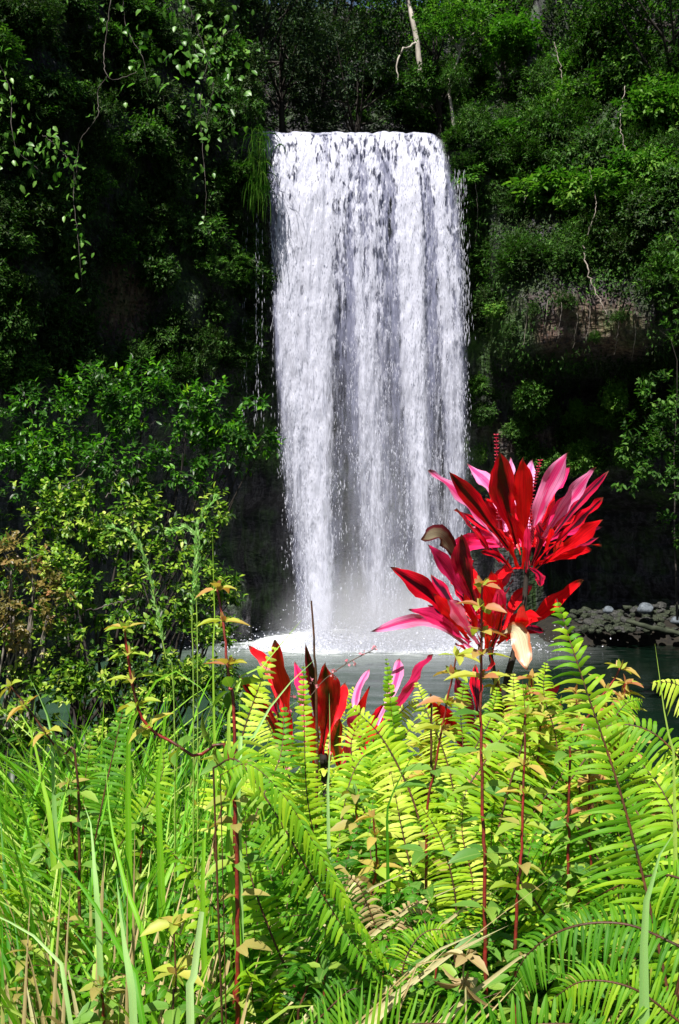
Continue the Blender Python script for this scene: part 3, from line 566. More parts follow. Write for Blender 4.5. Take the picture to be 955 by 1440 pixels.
used = [0]*4
for k, (x, y, d, ti, lb) in enumerate(specs):
    c = P(x, y, d); H = 9*.78; loc = (c[0], c[1], c[2]-H*.95)
    if not used[ti]:
        o = tp[ti]; used[ti] = 1; o.location = loc; o['label'] = lb
    else: o = copy_tree(tp[ti], loc, rz=k*1.7, sc=.85+.3*((k*37) % 10)/10, label=lb)
    o['group'] = 'forest trees above the cliff'
# pale tree with a visible white trunk, and a light open crown beside it
t = thing('pale_trunk_tree', 'tree with a bare white leaning trunk rising above the lip of the falls', 'tree', P(592, 150, 41.5)); b = np.array(P(592, 150, 41.5))
mb = MB(); tube(mb, [P(592, 150, 41.5)-b, P(590, 85, 41.5)-b, P(581, 30, 41.6)-b, P(572, -5, 41.8)-b, P(560, -60, 42)-b], [.12, .11, .10, .08, .06], 8, n=20, wob=.012); obj('trunk', mb, M['bark_pale'], t)
mb = MB(); tube(mb, [P(586, 60, 41.5)-b, P(566, 70, 41.2)-b, P(558, 95, 41)-b, P(562, 118, 41)-b], [.05, .035, .02], 5, n=14, wob=.03); obj('branch', mb, M['bark_pale'], t)
mb = MB(); r = np.random.default_rng(8); c = lumps(500, r)*1.9+(P(550, -90, 42)-b); sprigs(mb, c, r.normal(size=c.shape), .22, .1, 6, LT_FAR, r); obj('crown', mb, M['tree_grey'], t)
t = thing('light_crown_tree', 'small tree with an open pale green crown and thin grey forked branches', 'tree', P(648, 150, 40)); b = np.array(P(648, 150, 40))
mb = MB(); tube(mb, [P(640, 190, 39.6)-b, P(632, 120, 39.8)-b, P(645, 80, 40)-b, P(650, 25, 40)-b], [.07, .055, .045, .02], 6, n=16, wob=.02)
for q in [(610, 30), (690, 20), (665, 60), (625, 10)]: tube(mb, [P(645, 70, 40)-b, P((645+q[0])/2, 45, 40)-b, P(*q, 39.6)-b], [.04, .025, .01], 5, n=8, wob=.03)
obj('trunk', mb, M['bark_pale'], t)
mb = MB(); r = np.random.default_rng(9); cc = np.array([P(x, y, 39.6)-b for x, y in [(608, 28), (630, 12), (655, 22), (685, 15), (700, 40), (668, 45), (640, 40), (612, 45)]]); c = np.repeat(cc, 60, 0)+r.normal(0, .38, (480, 3))*[1, 1, .5]
sprigs(mb, c, nrm(r.normal(size=c.shape))+[0, 0, .6], .17, .08, 6, LT_FAR, r); obj('crown', mb, M['bush_lime'], t)
# ============================================================= lianas and hanging stems
M['twig_dim'] = simple('twig_dim', (.12, .10, .09), (.03, .025, .02), 5, .8, .3)
def liana(pts, d, w, label, mt='twig_pale', lf=None, n=30, nl=0, L=.1, off=.5, spread=.15, grp=None, name='liana'):
    if d is None:
        pp = []
        for x, y in pts:
            c, nn = on_cliff(x, y); pp.append(P(x, y, c[1]-off))
    else: pp = [P(x, y, d+.15*math.sin(i*2.1)) for i, (x, y) in enumerate(pts)]
    mt = 'twig_dim' if mt == 'twig_pale' and d is not None else mt
    t = thing(name, label, 'vine', pp[-1], grp); b = pp[-1]; mb = MB(); cv = spline(np.array(pp)-b, n)
    cv = cv+rb.normal(0, w*1.2, cv.shape); tube(mb, cv, [w, w*.8, w*.5], 5); obj('stem', mb, M[mt], t)
    if nl:
        k = rb.integers(0, n, nl); p = cv[k]+rb.normal(0, spread*.65, (nl, 3)); mb = MB()
        ax = nrm(rb.normal(0, .7, (nl, 3))+[0, 0, -.9]); leaves(mb, p, ax, nrm(rb.normal(0, .5, (nl, 3))+[-.3, -.8, .6]), L*rb.uniform(.6, 1.2, nl), L*.66*rb.uniform(.7, 1.1, nl), LT_MID); obj('foliage', mb, M[lf or 'vine_leaf'], t)
    return t
liana([(158, -10), (148, 60), (150, 105), (178, 110), (205, 92)], 17, .009, 'pale twisted twig looping down at the upper left')
liana([(172, -10), (178, 40), (200, 80), (210, 130)], 17, .006, 'thin pale twig right of the looping one, ending among leaves', nl=46, L=.15, spread=.30)
liana([(152, 105), (138, 130), (136, 165), (112, 200), (106, 260)], 17, .007, 'pale hanging vine stem with a single bright leaf half way down', nl=5, L=.15, spread=.05)
liana([(106, 225), (104, 280), (110, 340), (116, 405)], 17, .006, 'hanging vine with a string of bright rounded leaves below the pale stem', nl=44, L=.12, spread=.11)
liana([(260, -10), (285, 60), (300, 120), (285, 190)], 20, .006, 'vine with big fresh green leaves on the upper left cliff', nl=110, L=.17, spread=.5)
liana([(330, 40), (305, 60), (285, 110)], 22, .006, 'leafy vine below the pale shrub high on the left cliff', nl=70, L=.17, spread=.5)
liana([(-5, 80), (15, 130), (20, 200), (60, 245)], 17, .006, 'leafy vine hanging in at the far left edge', nl=90, L=.14, spread=.34)
liana([(60, 190), (80, 205), (95, 225)], 18, .010, 'cluster of small bright leaves hanging left of the vine stem', nl=46, L=.13, spread=.22)
liana([(282, 130), (284, 200), (290, 270), (285, 330)], 24, .006, 'nearly leafless vine hanging down the middle of the left cliff', nl=26, L=.13, spread=.25)
liana([(625, 150), (638, 120), (632, 90)], None, .02, 'pale crooked stem above the right corner of the lip')
liana([(742, 220), (745, 250), (738, 285)], None, .015, 'thin pale liana on the upper right cliff', off=.9)
liana([(820, 345), (828, 385), (845, 425), (852, 440)], None, .025, 'bare grey root hanging above the brown outcrop', off=.9)
liana([(700, 150), (720, 190), (722, 230)], None, .014, 'pale liana beside the round yellow-green shrub', off=1.2)
liana([(780, 60), (790, 110), (782, 150)], None, .016, 'pale liana in the middle of the upper right cliff', off=1.3)
liana([(880, 120), (872, 170), (880, 215)], None, .016, 'pale liana left of the bulging bright shrub', off=1.3)
liana([(830, 240), (838, 290), (826, 330)], None, .014, 'thin pale liana hanging above the bare grey root', off=1.2)
liana([(668, 250), (672, 300), (668, 345)], None, .012, 'thin pale liana hanging close to the right side of the falls', off=.8)
liana([(620, 170), (600, 150), (590, 175)], None, .015, 'bare brown twig arching over the lip', 'bark', off=.6)
for j, (x, y0, y1) in enumerate([(688, 410, 468), (770, 420, 470), (790, 425, 480), (742, 430, 485), (812, 440, 490), (870, 450, 500), (830, 430, 480), (895, 455, 505)]):
    liana([(x, y0), (x-2, (y0+y1)/2), (x-6, y1)], None, .012, 'dry root strand trailing down the brown outcrop', 'twig_pale', n=12, off=.25, grp='dry root strands on the outcrop')
# hanging grass beside the lip on the left
t = thing('hanging_grass', 'bright green tuft of long grass hanging down left of the lip of the falls', 'grass tuft', P(365, 205, 35.2)); b = P(365, 205, 35.2)
def blade(mb, base, d0, L, w, droop=.6, segs=9, side=None, fold=.25, tone=None, m=0, tip=.75, twist=0.):
    d0 = nrm(d0); p = np.array(base, float); pts = [p.copy()]; d = d0.copy()
    for k in range(segs):
        d = nrm(d+np.array([0, 0, -droop/segs*(1+k/segs)])); p = p+d*L/segs; pts.append(p.copy())
    pts = np.array(pts); T = tangents(pts); s = nrm(np.cross(T, side if side is not None else [0, 0, 1.])+1e-6)
    if twist:
        nn0 = np.cross(s, T); a = np.linspace(0, twist, segs+1)[:, None]; s = s*np.cos(a)+nn0*np.sin(a)
    t = np.linspace(0, 1, segs+1); ww = w/2*np.minimum(1, (t*6+.45))*np.clip((1-t)/(1-tip+1e-6), 0, 1)**.8; nn = np.cross(s, T)
    V = np.stack([pts-s*ww[:, None]+nn*(ww*fold)[:, None], pts, pts+s*ww[:, None]+nn*(ww*fold)[:, None]], 1)
    k = np.arange(segs)[:, None]*3; st = np.zeros((segs+1, 3, 3)); st[..., 0] = [-1, 0, 1]; st[..., 1] = t[:, None]; st[..., 2] = rb.random() if tone is None else tone
    mb.add(V, f4=np.concatenate([k+[0, 1, 4, 3], k+[1, 2, 5, 4]]), st=st, m=m)
mb = MB()
for j in range(230):
    x, y = rb.normal(362, 7), rb.uniform(175, 275); c = P(x, y, 35.0-.5*rb.random())-b
    blade(mb, c, nrm(rb.normal(0, .35, 3)+[.05, -.7, .1]), rb.uniform(.6, 1.5), .045, 2.6, 8, side=[1, .3, .2], tone=rb.random())
obj('blades', mb, M['bush_lime'], t)
# ============================================================= boulders on the far shore
def boulder(seed, R):
    import bmesh
    bm = bmesh.new(); bmesh.ops.create_icosphere(bm, subdivisions=3, radius=1); v = np.array([list(q.co) for q in bm.verts]); f = np.array([[q.index for q in g.verts] for g in bm.faces]); bm.free()
    r = np.random.default_rng(seed)
    for k in range(9):   # chip flat facets
        n = nrm(r.normal(size=3)); dd = v@n; c = r.uniform(.55, .85); v = v-np.maximum(dd-c, 0)[:, None]*n
    v = v*(1+.08*fbm(v*3+seed, 3)[:, None])*r.uniform(.75, 1.2, 3)*[1, 1, .75]; mb = MB(); mb.add(v*R, f3=f); return mb
M['stone'] = simple('stone', (.008, .009, .008), (.05, .05, .045), 3, .8, .5); M['stone_moss'] = simple('stone_moss', (.006, .010, .004), (.04, .048, .028), 3, .85, .6)
M['stone_pale'] = simple('stone_pale', (.05, .06, .07), (.13, .15, .17), 3, .7, .3)
bp_ = [boulder(s, 1).mesh('boulder', M['stone'] if s % 2 else M['stone_moss']) for s in range(6)]
pale = boulder(33, 1).mesh('boulder', M['stone_pale'])
for j in range(230):
    fy = rb.random()**.8; x = rb.uniform(792, 1000); y = 893-34*fy-(8 if x > 880 else 0)*fy; d = 34.2+2.4*fy
    o = bpy.data.objects.new('boulder', bp_[rb.integers(0, 6)]); C.objects.link(o); s = rb.uniform(.05, .20); o.location = P(x, y, d); o.scale = (s*1.2, s, s); o.rotation_euler = (rb.uniform(-.4, .4), rb.uniform(-.4, .4), rb.uniform(0, 6))
    tag(o, 'mossy grey boulder in the heap at the foot of the right cliff', 'boulder', 'boulders on the far right shore')
for (x, y, s, lb) in [(907, 856, .30, 'pale blue-grey rounded boulder on top of the right shore heap'), (855, 858, .20, 'small whitish flat boulder left of the pale round one'), (950, 873, .2, 'small whitish boulder at the right end of the shore heap')]:
    o = bpy.data.objects.new('boulder', pale); C.objects.link(o); o.location = P(x, y, 34.8); o.scale = (s, s, s*.85); tag(o, lb, 'boulder')
mb = MB(); t0 = P(880, 876, 34.2); tube(mb, [P(880, 872, 34.2), P(905, 880, 34), P(935, 887, 34), P(975, 893, 33.8)], [.06, .09, .09, .08], 9, n=16, wob=.01)
tag(obj('fallen_log', mb, M['stone_moss'], origin=t0), 'mossy fallen log lying along the waterline of the right shore', 'log')
# ============================================================= shrubs on the left bank
def blob_shrub(label, blobs, nl, L, W, mt, twigs, base, seed, cat='shrub', twig_mat='bark', k=6, name='broadleaf_shrub'):
    r = np.random.default_rng(seed); b = np.array(base); t = thing(name, label, cat, b); B = np.array([[*P(x, y, d), rr/F*d] for x, y, rr, d in blobs]); B[:, :3] -= b
    wt = B[:, 3]**2; n = nl//k; j = r.choice(len(B), n, p=wt/wt.sum()); d = nrm(r.normal(size=(n, 3))); d[:, 1] = -np.abs(d[:, 1])*np.where(r.random(n) < .7, 1, -1)
    c = B[j, :3]+d*B[j, 3:4]*(.55+.5*r.random((n, 1)))*[1, .8, 1]; keep = fbm(c*3.2+seed, 3, seed) > .0; c = c[keep]; d = d[keep]
    mb = MB(); sprigs(mb, c, nrm(d)+[0, -.2, .25], L, W, k, LT_MID, r); 
    ms = MB()
    for q in range(twigs):
        a = B[r.integers(0, len(B))]; e = a[:3]+nrm(r.normal(size=3)+[0, -.5, .6])*a[3]*.95
        s = np.array([r.normal(0, .25), r.normal(0, .2), 0]); tube(ms, [s, s*.5+a[:3]*.5+[0, .15, -.1], a[:3]*.92+[0, 0, 0], e], [.03, .018, .010, .003], 5, n=16, wob=.01)
    o = obj('branches', ms, M[twig_mat], t); o = obj('foliage', mb, M[mt], t); return t
bg_ = P(130, 1010, 13.5); bg_[2] = 1.5
blob_shrub('glossy green shrub reaching right across the edge of the falls', [(60, 600, 70, 14), (140, 575, 62, 13.6), (205, 570, 60, 13.3), (262, 572, 52, 13), (312, 580, 44, 12.8), (345, 600, 36, 12.7), (368, 588, 22, 12.6), (372, 622, 18, 12.6), (318, 640, 38, 12.8), (262, 650, 50, 12.9), (180, 655, 60, 13.1), (90, 670, 70, 13.4), (20, 640, 60, 14)], 15000, .098, .046, 'shrub_gloss', 22, bg_, 21)
bb = P(180, 1040, 12); bb[2] = 1.5
blob_shrub('large dense shrub with yellow-green leaves filling the left bank below the glossy one', [(40, 740, 62, 12.4), (110, 730, 64, 12.2), (185, 740, 66, 12), (255, 745, 56, 11.9), (290, 720, 36, 12), (60, 830, 66, 11.8), (135, 830, 68, 11.7), (215, 830, 68, 11.5), (285, 830, 52, 11.5), (318, 850, 30, 11.6), (50, 920, 70, 11.4), (135, 920, 70, 11.2), (220, 920, 70, 11.1), (295, 915, 50, 11.2), (325, 880, 26, 11.3), (80, 1000, 80, 11), (200, 1000, 80, 10.8), (300, 990, 60, 10.9), (20, 990, 70, 10.9), (140, 970, 70, 10.9), (250, 960, 60, 10.9)], 23000, .082, .046, 'shrub_yellow', 26, bb, 22)
br = P(20, 1000, 11.2); br[2] = 1.6
blob_shrub('twiggy shrub with reddish brown and cream leaves at the left edge', [(15, 790, 44, 10.9), (50, 800, 36, 10.9), (20, 860, 50, 10.8), (70, 850, 30, 10.9)], 2400, .075, .04, 'shrub_red', 14, br, 23, twig_mat='twig_pale')
# bare pale twigs caught in the left shrub
for k, (pts, lb) in enumerate([([(85, 690), (120, 660), (140, 628), (150, 610)], 'bare pale twig bundle in the left shrub, nearest the left edge'), ([(150, 700), (165, 665), (158, 630)], 'bare forked pale twig in the middle of the left shrub'), ([(120, 860), (160, 850), (190, 840)], 'short bare twig lying across the yellow-green shrub')]):
    tt = liana(pts, 11.9 if k < 2 else 10.9, .008, lb, name='dead_twig'); tt['category'] = 'twig'
# green shrub on the right
rr_ = P(1010, 760, 23); rr_[2] = 1.0
blob_shrub('leafy green shrub leaning in at the right edge below the outcrop', [(935, 560, 34, 23), (960, 600, 45, 22.6), (900, 620, 34, 22.8), (935, 650, 40, 22.4), (885, 665, 22, 22.6), (970, 670, 40, 22.3), (920, 545, 22, 23.2), (975, 730, 45, 23)], 4600, .15, .075, 'bush_mid', 3, rr_, 31)
r3 = P(960, 420, 24); r3[2] = 2
blob_shrub('dark green overhanging foliage high at the right edge', [(950, 470, 26, 26), (965, 430, 30, 26), (950, 330, 30, 27), (965, 380, 30, 26.5)], 1500, .15, .07, 'bush_mid', 2, r3, 32)
# ============================================================= foreground plants
def ground_at(x, y): return float(gz(np.array([x]), np.array([y]))[0])
def PP(lst, d0, d1=None):
    d1 = d0 if d1 is None else d1; n = len(lst)
    return np.array([P(q[0], q[1], q[2] if len(q) > 2 else d0+(d1-d0)*i/(n-1)) for i, q in enumerate(lst)])
_ys = np.linspace(0, 1, 9); _w = np.sin(np.pi*np.clip(_ys*.93+.05, 0, 1)**.8)*.5*(1+.12*(np.arange(9) % 2)); _w[0] = .04; _w[-1] = 0
LT_HI = (np.stack([np.stack([-_w, _ys, .22*_w-.22*_ys**2], -1), np.stack([0*_w, _ys, -.22*_ys**2], -1), np.stack([_w, _ys, .22*_w-.22*_ys**2], -1)], 1).reshape(-1, 3),
         [q for k in range(8) for q in ([k*3, k*3+1, k*3+4, k*3+3], [k*3+1, k*3+2, k*3+5, k*3+4])], [])
LT_HI = (LT_HI[0], LT_HI[1], np.zeros((0, 3), int))
# ---- ferns
def frond_mesh(path, N, Wm, n, up=(0, 0, 1), droop=.35, ang=.30, pw=.011, taper=.75, low=.25, r=None, curl=0., tone=None, seg=8, lift=.25):
    """one pinnate frond: curved tapering leaflets with wavy margins along a rachis"""
    r = r or rb; c = spline(path, n+2); T = tangents(c); N = nrm(np.asarray(N, float)); S = nrm(np.cross(T, N)); Nn = np.cross(S, T)
    pw = .30*np.linalg.norm(np.diff(c, axis=0), axis=1).mean()*(pw if pw > .2 else 1)*2*.62; mb = MB(); t = np.linspace(0, 1, n+2)[1:-1]; s = np.linspace(0, 1, seg+1)
    prof = np.clip((1-t)/taper, 0, 1)**.62*np.clip(low+(1-low)*t/.22, 0, 1)
    hw = np.interp(s, [0, .08, .3, .7, .92, 1], [.55, 1, 1, .72, .38, .03])*(1+.07*np.where(np.arange(seg+1) % 2, 1, -1)*(s < .9))
    for sd in (-1, 1):
        for k in range(n):
            if r.random() < .03: continue
            L = Wm*prof[k]*r.choice([r.uniform(.86, 1.1), r.uniform(.6, 1)], p=[.93, .07]); a = ang+.5*t[k]**3+r.normal(0, .09); b = c[k+1]; TT = T[k+1]; SS = S[k+1]*sd; NN = Nn[k+1]
            D = SS*math.cos(a)+TT*math.sin(a); E = TT*math.cos(a)-SS*math.sin(a); dr = droop*r.uniform(.7, 1.35)
            q = b+D*(L*s)[:, None]+NN*(L*lift*(s-1.3*s*s))[:, None]+np.array([0, 0, -1.])*(L*dr*s*s)[:, None]+TT*(curl*L*s*s)[:, None]
            tw = r.normal(0, .4); Ew = nrm(E+NN*tw); w = np.minimum(pw, L*.42)*hw
            V = np.stack([q-Ew*w[:, None], q+NN*(w*.22)[:, None], q+Ew*w[:, None]], 1)
            j = np.arange(seg)[:, None]*3; st = np.zeros((seg+1, 3, 3)); st[..., 0] = [-1, 0, 1]; st[..., 1] = s[:, None]; st[..., 2] = np.clip((tone if tone is not None else .5)+r.normal(0, .16), 0, 1)
            mb.add(V, f4=np.concatenate([j+[0, 1, 4, 3], j+[1, 2, 5, 4]]), st=st)
    ms = MB(); tube(ms, c, [Wm*.032, Wm*.026, Wm*.008], 5)
    return mb, ms
VIEW = np.array([0, -1, .45])
def fern(label, bx, bd, fr, group=None, cat='fern'):
    b = P(bx, 1400, bd); b[2] = ground_at(b[0], b[1])-.03; t = thing('fern', label, cat, b, group)
    for f in fr:
        path = PP(f['p'], f['d'][0], f['d'][-1])-b; W = f['w']/F*f['d'][0]; dm = f.get('m', 'fern_mid')
        mb, ms = frond_mesh(path, f.get('N', VIEW), W, f.get('n', 32), droop=f.get('dr', .35), ang=f.get('a', .25), pw=f.get('pw', .30)/.30, low=f.get('low', .6), taper=f.get('t', .75), curl=f.get('c', 0), lift=f.get('l', .2))
        o = obj('frond', mb, M[dm], t)
        T0 = nrm(path[1]-path[0]); tube(ms, [np.array([0, 0, 0.]), (path[0]*.5)+[0, 0, 0]-T0*0, path[0]], [W*.05, W*.04, W*.032], 5, n=8)
        obj('stalk', ms, M[f.get('s', 'stem_brown')], o)
    return t
D = dict
fern('tall fern with a dark stalk arching up the right side before the pool', 950, 2.05, [
    D(p=[(948, 1440), (928, 1340), (902, 1225), (868, 1100), (826, 975), (798, 890), (783, 842)], d=(1.95, 2.1), w=92, n=54, m='fern_bright', dr=.42, a=.42, pw=.27, l=.5, t=.6, low=.8),
    D(p=[(990, 1400), (985, 1290), (960, 1180), (930, 1110), (890, 1060)], d=(2.1, 2.3), w=80, n=30, m='fern_bright', dr=.35)])
fern('slender upright pale fern frond left of centre below the foot of the falls', 440, 2.8, [D(p=[(450, 1215), (432, 1120), (428, 1020), (427, 932)], d=(2.75, 2.8), w=34, n=38, m='fern_bright', dr=.15, a=.15, pw=.36, t=1.1),
    D(p=[(470, 1260), (480, 1160), (500, 1080), (545, 1030)], d=(2.7, 2.9), w=46, n=30, m='fern_bright', dr=.3)])
fern('pale yellow fern with broad fronds behind the crossing grass blades', 340, 2.7, [D(p=[(300, 1180), (325, 1090), (352, 1000), (388, 905)], d=(2.6, 2.7), w=52, n=32, m='fern_bright', dr=.3, t=1.),
    D(p=[(330, 1220), (370, 1120), (395, 1060), (400, 990)], d=(2.5, 2.7), w=46, n=28, m='fern_bright', dr=.3)])
fern('fern whose brown-stalked frond bends down to the right across the lower middle', 330, 1.95, [D(p=[(300, 1080), (335, 1070), (385, 1140), (440, 1235), (500, 1330), (560, 1395)], d=(1.95, 1.8), w=46, n=48, m='fern_mid', dr=.3, a=.2, t=.8),
    D(p=[(310, 1090), (350, 1075), (400, 1120), (450, 1200), (500, 1290), (560, 1375)], d=(1.85, 1.75), w=24, n=50, m='fern_bright', dr=.9, a=.7, N=(-.6, -.5, .7))])
fern('pale fern frond standing in the centre between the red stems', 600, 2.5, [D(p=[(610, 1330), (585, 1250), (565, 1165), (550, 1085)], d=(2.4, 2.5), w=60, n=28, m='fern_bright', dr=.35, t=.9), D(p=[(600, 1330), (540, 1260), (520, 1190), (525, 1120)], d=(2.4, 2.6), w=48, n=26, m='fern_mid')])
fern('bright yellow fern leaning left in front of the magenta leaves', 560, 3.0, [D(p=[(600, 1190), (575, 1110), (535, 1035), (488, 988)], d=(2.8, 2.9), w=60, n=30, m='fern_bright', dr=.35), D(p=[(560, 1190), (545, 1120), (560, 1050), (600, 1000)], d=(3, 3.1), w=50, n=28, m='fern_bright'),
    D(p=[(565, 1090), (552, 1010), (543, 922)], d=(3, 3), w=18, n=26, m='fern_bright', dr=.1, pw=.5), D(p=[(520, 1170), (500, 1090), (495, 1040), (520, 1000)], d=(2.9, 3), w=44, n=26, m='fern_bright')])
fern('dark green fern with long hanging leaflets in the lower right corner', 800, 1.8, [D(p=[(965, 1335), (880, 1300), (800, 1305), (740, 1345), (712, 1410)], d=(1.8, 1.9), w=70, n=44, m='fern_dark', dr=.5, a=.25, low=.8, N=(0, -.8, .8)),
    D(p=[(960, 1440), (890, 1390), (820, 1380), (770, 1410)], d=(1.7, 1.75), w=62, n=36, m='fern_mid', dr=.4), D(p=[(990, 1250), (930, 1230), (860, 1250), (800, 1290)], d=(1.95, 2.1), w=60, n=36, m='fern_mid', dr=.45)])
fern('blue-green fern with narrow pointed leaflets along the bottom edge', 600, 1.5, [D(p=[(420, 1500), (520, 1452), (620, 1440), (720, 1462)], d=(1.45, 1.5), w=75, n=34, m='fern_mid', dr=.0, a=.35, pw=.2, low=.8, N=(0, -.9, .5)), D(p=[(640, 1500), (720, 1450), (800, 1440), (880, 1460)], d=(1.5, 1.5), w=60, n=26, m='fern_dark', dr=.1)])
fern('pale fern fronds reaching in from the right edge above the pool', 990, 2.8, [D(p=[(1040, 1060), (990, 990), (950, 962), (915, 960)], d=(2.6, 2.6), w=46, n=24, m='fern_bright', dr=.8), D(p=[(1010, 1160), (950, 1060), (890, 1020), (800, 1030)], d=(2.7, 2.8), w=56, n=32, m='fern_bright', dr=.5)])
fern('bright fern just behind the two tallest red stems', 700, 3.1, [D(p=[(690, 1210), (715, 1110), (738, 1030), (735, 958)], d=(3, 3.1), w=60, n=30, m='fern_bright', dr=.4), D(p=[(660, 1220), (650, 1130), (690, 1060), (735, 1000)], d=(2.9, 3.1), w=54, n=30, m='fern_bright'), D(p=[(700, 1210), (760, 1130), (800, 1070), (805, 1010)], d=(3, 3.1), w=52, n=28, m='fern_bright', dr=.45)])
fern('deep green upright fern in the grass on the left', 160, 3.1, [D(p=[(130, 1200), (148, 1110), (165, 1035), (178, 975)], d=(3, 3.1), w=44, n=32, m='fern_dark', dr=.35, t=.9), D(p=[(120, 1200), (118, 1120), (125, 1060), (135, 1015)], d=(3.05, 3.1), w=28, n=28, m='fern_bright', dr=.3), D(p=[(160, 1200), (210, 1130), (230, 1080), (225, 1040)], d=(3, 3.1), w=36, n=26, m='fern_mid', dr=.35)])
fern('broad green fern under the tall dark-stalked frond on the right', 860, 2.3, [D(p=[(900, 1400), (880, 1290), (830, 1190), (775, 1120)], d=(2.2, 2.4), w=84, n=34, m='fern_mid', dr=.35), D(p=[(960, 1340), (935, 1240), (900, 1150), (860, 1090)], d=(2.3, 2.5), w=70, n=32, m='fern_mid'), D(p=[(850, 1400), (790, 1320), (740, 1250), (700, 1200)], d=(2.2, 2.3), w=74, n=32, m='fern_bright', dr=.4)])
fern('green fern in deep shade right of the long bare blades', 400, 2.1, [D(p=[(420, 1400), (380, 1310), (350, 1220), (345, 1140)], d=(2.1, 2.2), w=60, n=30, m='fern_mid'), D(p=[(420, 1420), (450, 1340), (470, 1270), (460, 1190)], d=(2.05, 2.1), w=64, n=30, m='fern_dark', dr=.45), D(p=[(440, 1440), (500, 1390), (520, 1440)], d=(1.9, 1.9), w=50, n=22, m='fern_mid')])
fern('withered brown fern frond hanging among the green ones in the lower centre', 520, 2.2, [D(p=[(540, 1340), (520, 1280), (500, 1240), (470, 1230)], d=(2.2, 2.2), w=40, n=24, m='straw', dr=.9), D(p=[(545, 1350), (560, 1290), (590, 1270), (610, 1300)], d=(2.2, 2.25), w=34, n=22, m='straw', dr=.8)])
fern('fern with two overlapping lacy fronds just left of the tallest red stem', 620, 2.3, [D(p=[(640, 1340), (640, 1260), (620, 1180), (590, 1130)], d=(2.25, 2.3), w=52, n=40, m='fern_bright', dr=.4, t=.9), D(p=[(650, 1340), (665, 1250), (650, 1170), (655, 1110)], d=(2.3, 2.4), w=46, n=38, m='fern_bright', dr=.35)])
fern('fern arching left over the deep shade in the lower middle', 470, 2.0, [D(p=[(520, 1420), (500, 1340), (450, 1290), (390, 1290)], d=(2.0, 2.0), w=50, n=38, m='fern_mid', dr=.5), D(p=[(560, 1420), (570, 1350), (600, 1310), (650, 1310)], d=(2.0, 2.05), w=46, n=36, m='fern_bright', dr=.45)])
fern('pale fern poking up between the lower head of the red plant and the pool', 620, 3.2, [D(p=[(640, 1120), (625, 1060), (600, 1000), (585, 958)], d=(3.2, 3.3), w=40, n=36, m='fern_bright', dr=.35), D(p=[(650, 1120), (665, 1060), (690, 1010), (700, 965)], d=(3.2, 3.3), w=38, n=34, m='fern_bright', dr=.35), D(p=[(630, 1130), (650, 1060), (648, 1000), (655, 950)], d=(3.3, 3.4), w=34, n=34, m='fern_mid', dr=.35)])
fern('pale fern rising right of the red plant where the pool darkens', 780, 3.1, [D(p=[(790, 1100), (780, 1030), (765, 975), (768, 930)], d=(3.1, 3.2), w=40, n=36, m='fern_bright', dr=.35), D(p=[(800, 1100), (850, 1030), (880, 990), (905, 985)], d=(3.0, 3.1), w=44, n=36, m='fern_bright', dr=.4), D(p=[(780, 1120), (745, 1050), (725, 990), (722, 945)], d=(3.1, 3.2), w=40, n=34, m='fern_bright', dr=.35)])
fern('pale fern close behind the low dark red plant left of centre', 470, 3.8, [D(p=[(470, 1130), (455, 1060), (470, 1000), (500, 965)], d=(3.8, 3.9), w=38, n=34, m='fern_bright', dr=.35), D(p=[(480, 1130), (520, 1060), (565, 1000), (590, 985)], d=(3.8, 3.9), w=40, n=36, m='fern_bright', dr=.35), D(p=[(420, 1130), (395, 1060), (370, 1000), (366, 955)], d=(3.8, 3.9), w=38, n=34, m='fern_bright', dr=.35)])
# ---- repeated ferns filling the bank: one plant, then copies
def fern_proto(seed, mt, nf=9, L=.62, W=.068):
    r = np.random.default_rng(seed); t = thing('fern', 'x', 'fern')
    for k in range(nf):
        a = k*2.4+r.normal(0, .2); h = np.array([math.cos(a), math.sin(a), 0]); LL = L*r.uniform(.75, 1.15); lean = r.uniform(.35, .8)
        p = np.array([h*.0, h*LL*.18*lean+[0, 0, LL*.42], h*LL*.45*lean+[0, 0, LL*.80], h*LL*.85*lean+[0, 0, LL*(1.02-.18*lean)]])
        mb, ms = frond_mesh(p, np.array([0, 0, 1.])+h*-.25, W, 38, droop=.4, r=r, low=.15, pw=1.0); o = obj('frond', mb, M[mt], t); obj('stalk', ms, M['stem_brown'], o)
    return t
def bank(n, x0, x1, y0, y1, sil, seed, dens=None):
    """spots on the bank whose tops stay under the skyline of the undergrowth"""
    r = np.random.default_rng(seed); out = []
    while len(out) < n:
        py = r.uniform(y0, y1); px = r.uniform(x0, x1); out.append((px, py))
    return out
def place_plants(proto, spots, hpx_d, labels, group, scv=(.8, 1.15)):
    """spots: (px, py of the plant's top, distance)"""
    used_ = False
    for k, (px, py, d) in enumerate(spots):
        top = P(px, py, d); g = ground_at(top[0], top[1]); h = max(.12, (top[2]-g)/hpx_d); s = float(np.clip(h, .45, 1.75)); lo = (top[0], top[1], max(g, top[2]-s*hpx_d)-.02 if top[2]-s*hpx_d > g else g-.02)
        lo = (top[0], top[1], min(g, top[2]-s*hpx_d))
        lb = labels[k % len(labels)] if isinstance(labels, list) else labels
        if not used_: proto.location = lo; proto.scale = (s, s, s); proto['label'] = lb; proto['group'] = group; proto.rotation_euler = (0, 0, k); used_ = True
        else: copy_tree(proto, lo, rz=k*1.3+px, sc=s, label=lb, group=group)
r5 = np.random.default_rng(55)
def spots(n, x0, x1, y0, y1, d0, d1):
    o = []
    for k in range(n):
        f = (k+.5)/n; py = y0+(y1-y0)*f+r5.uniform(-15, 15); o.append((r5.uniform(x0, x1), py, (d0+(d1-d0)*f)*r5.uniform(.95, 1.06)))
    return o
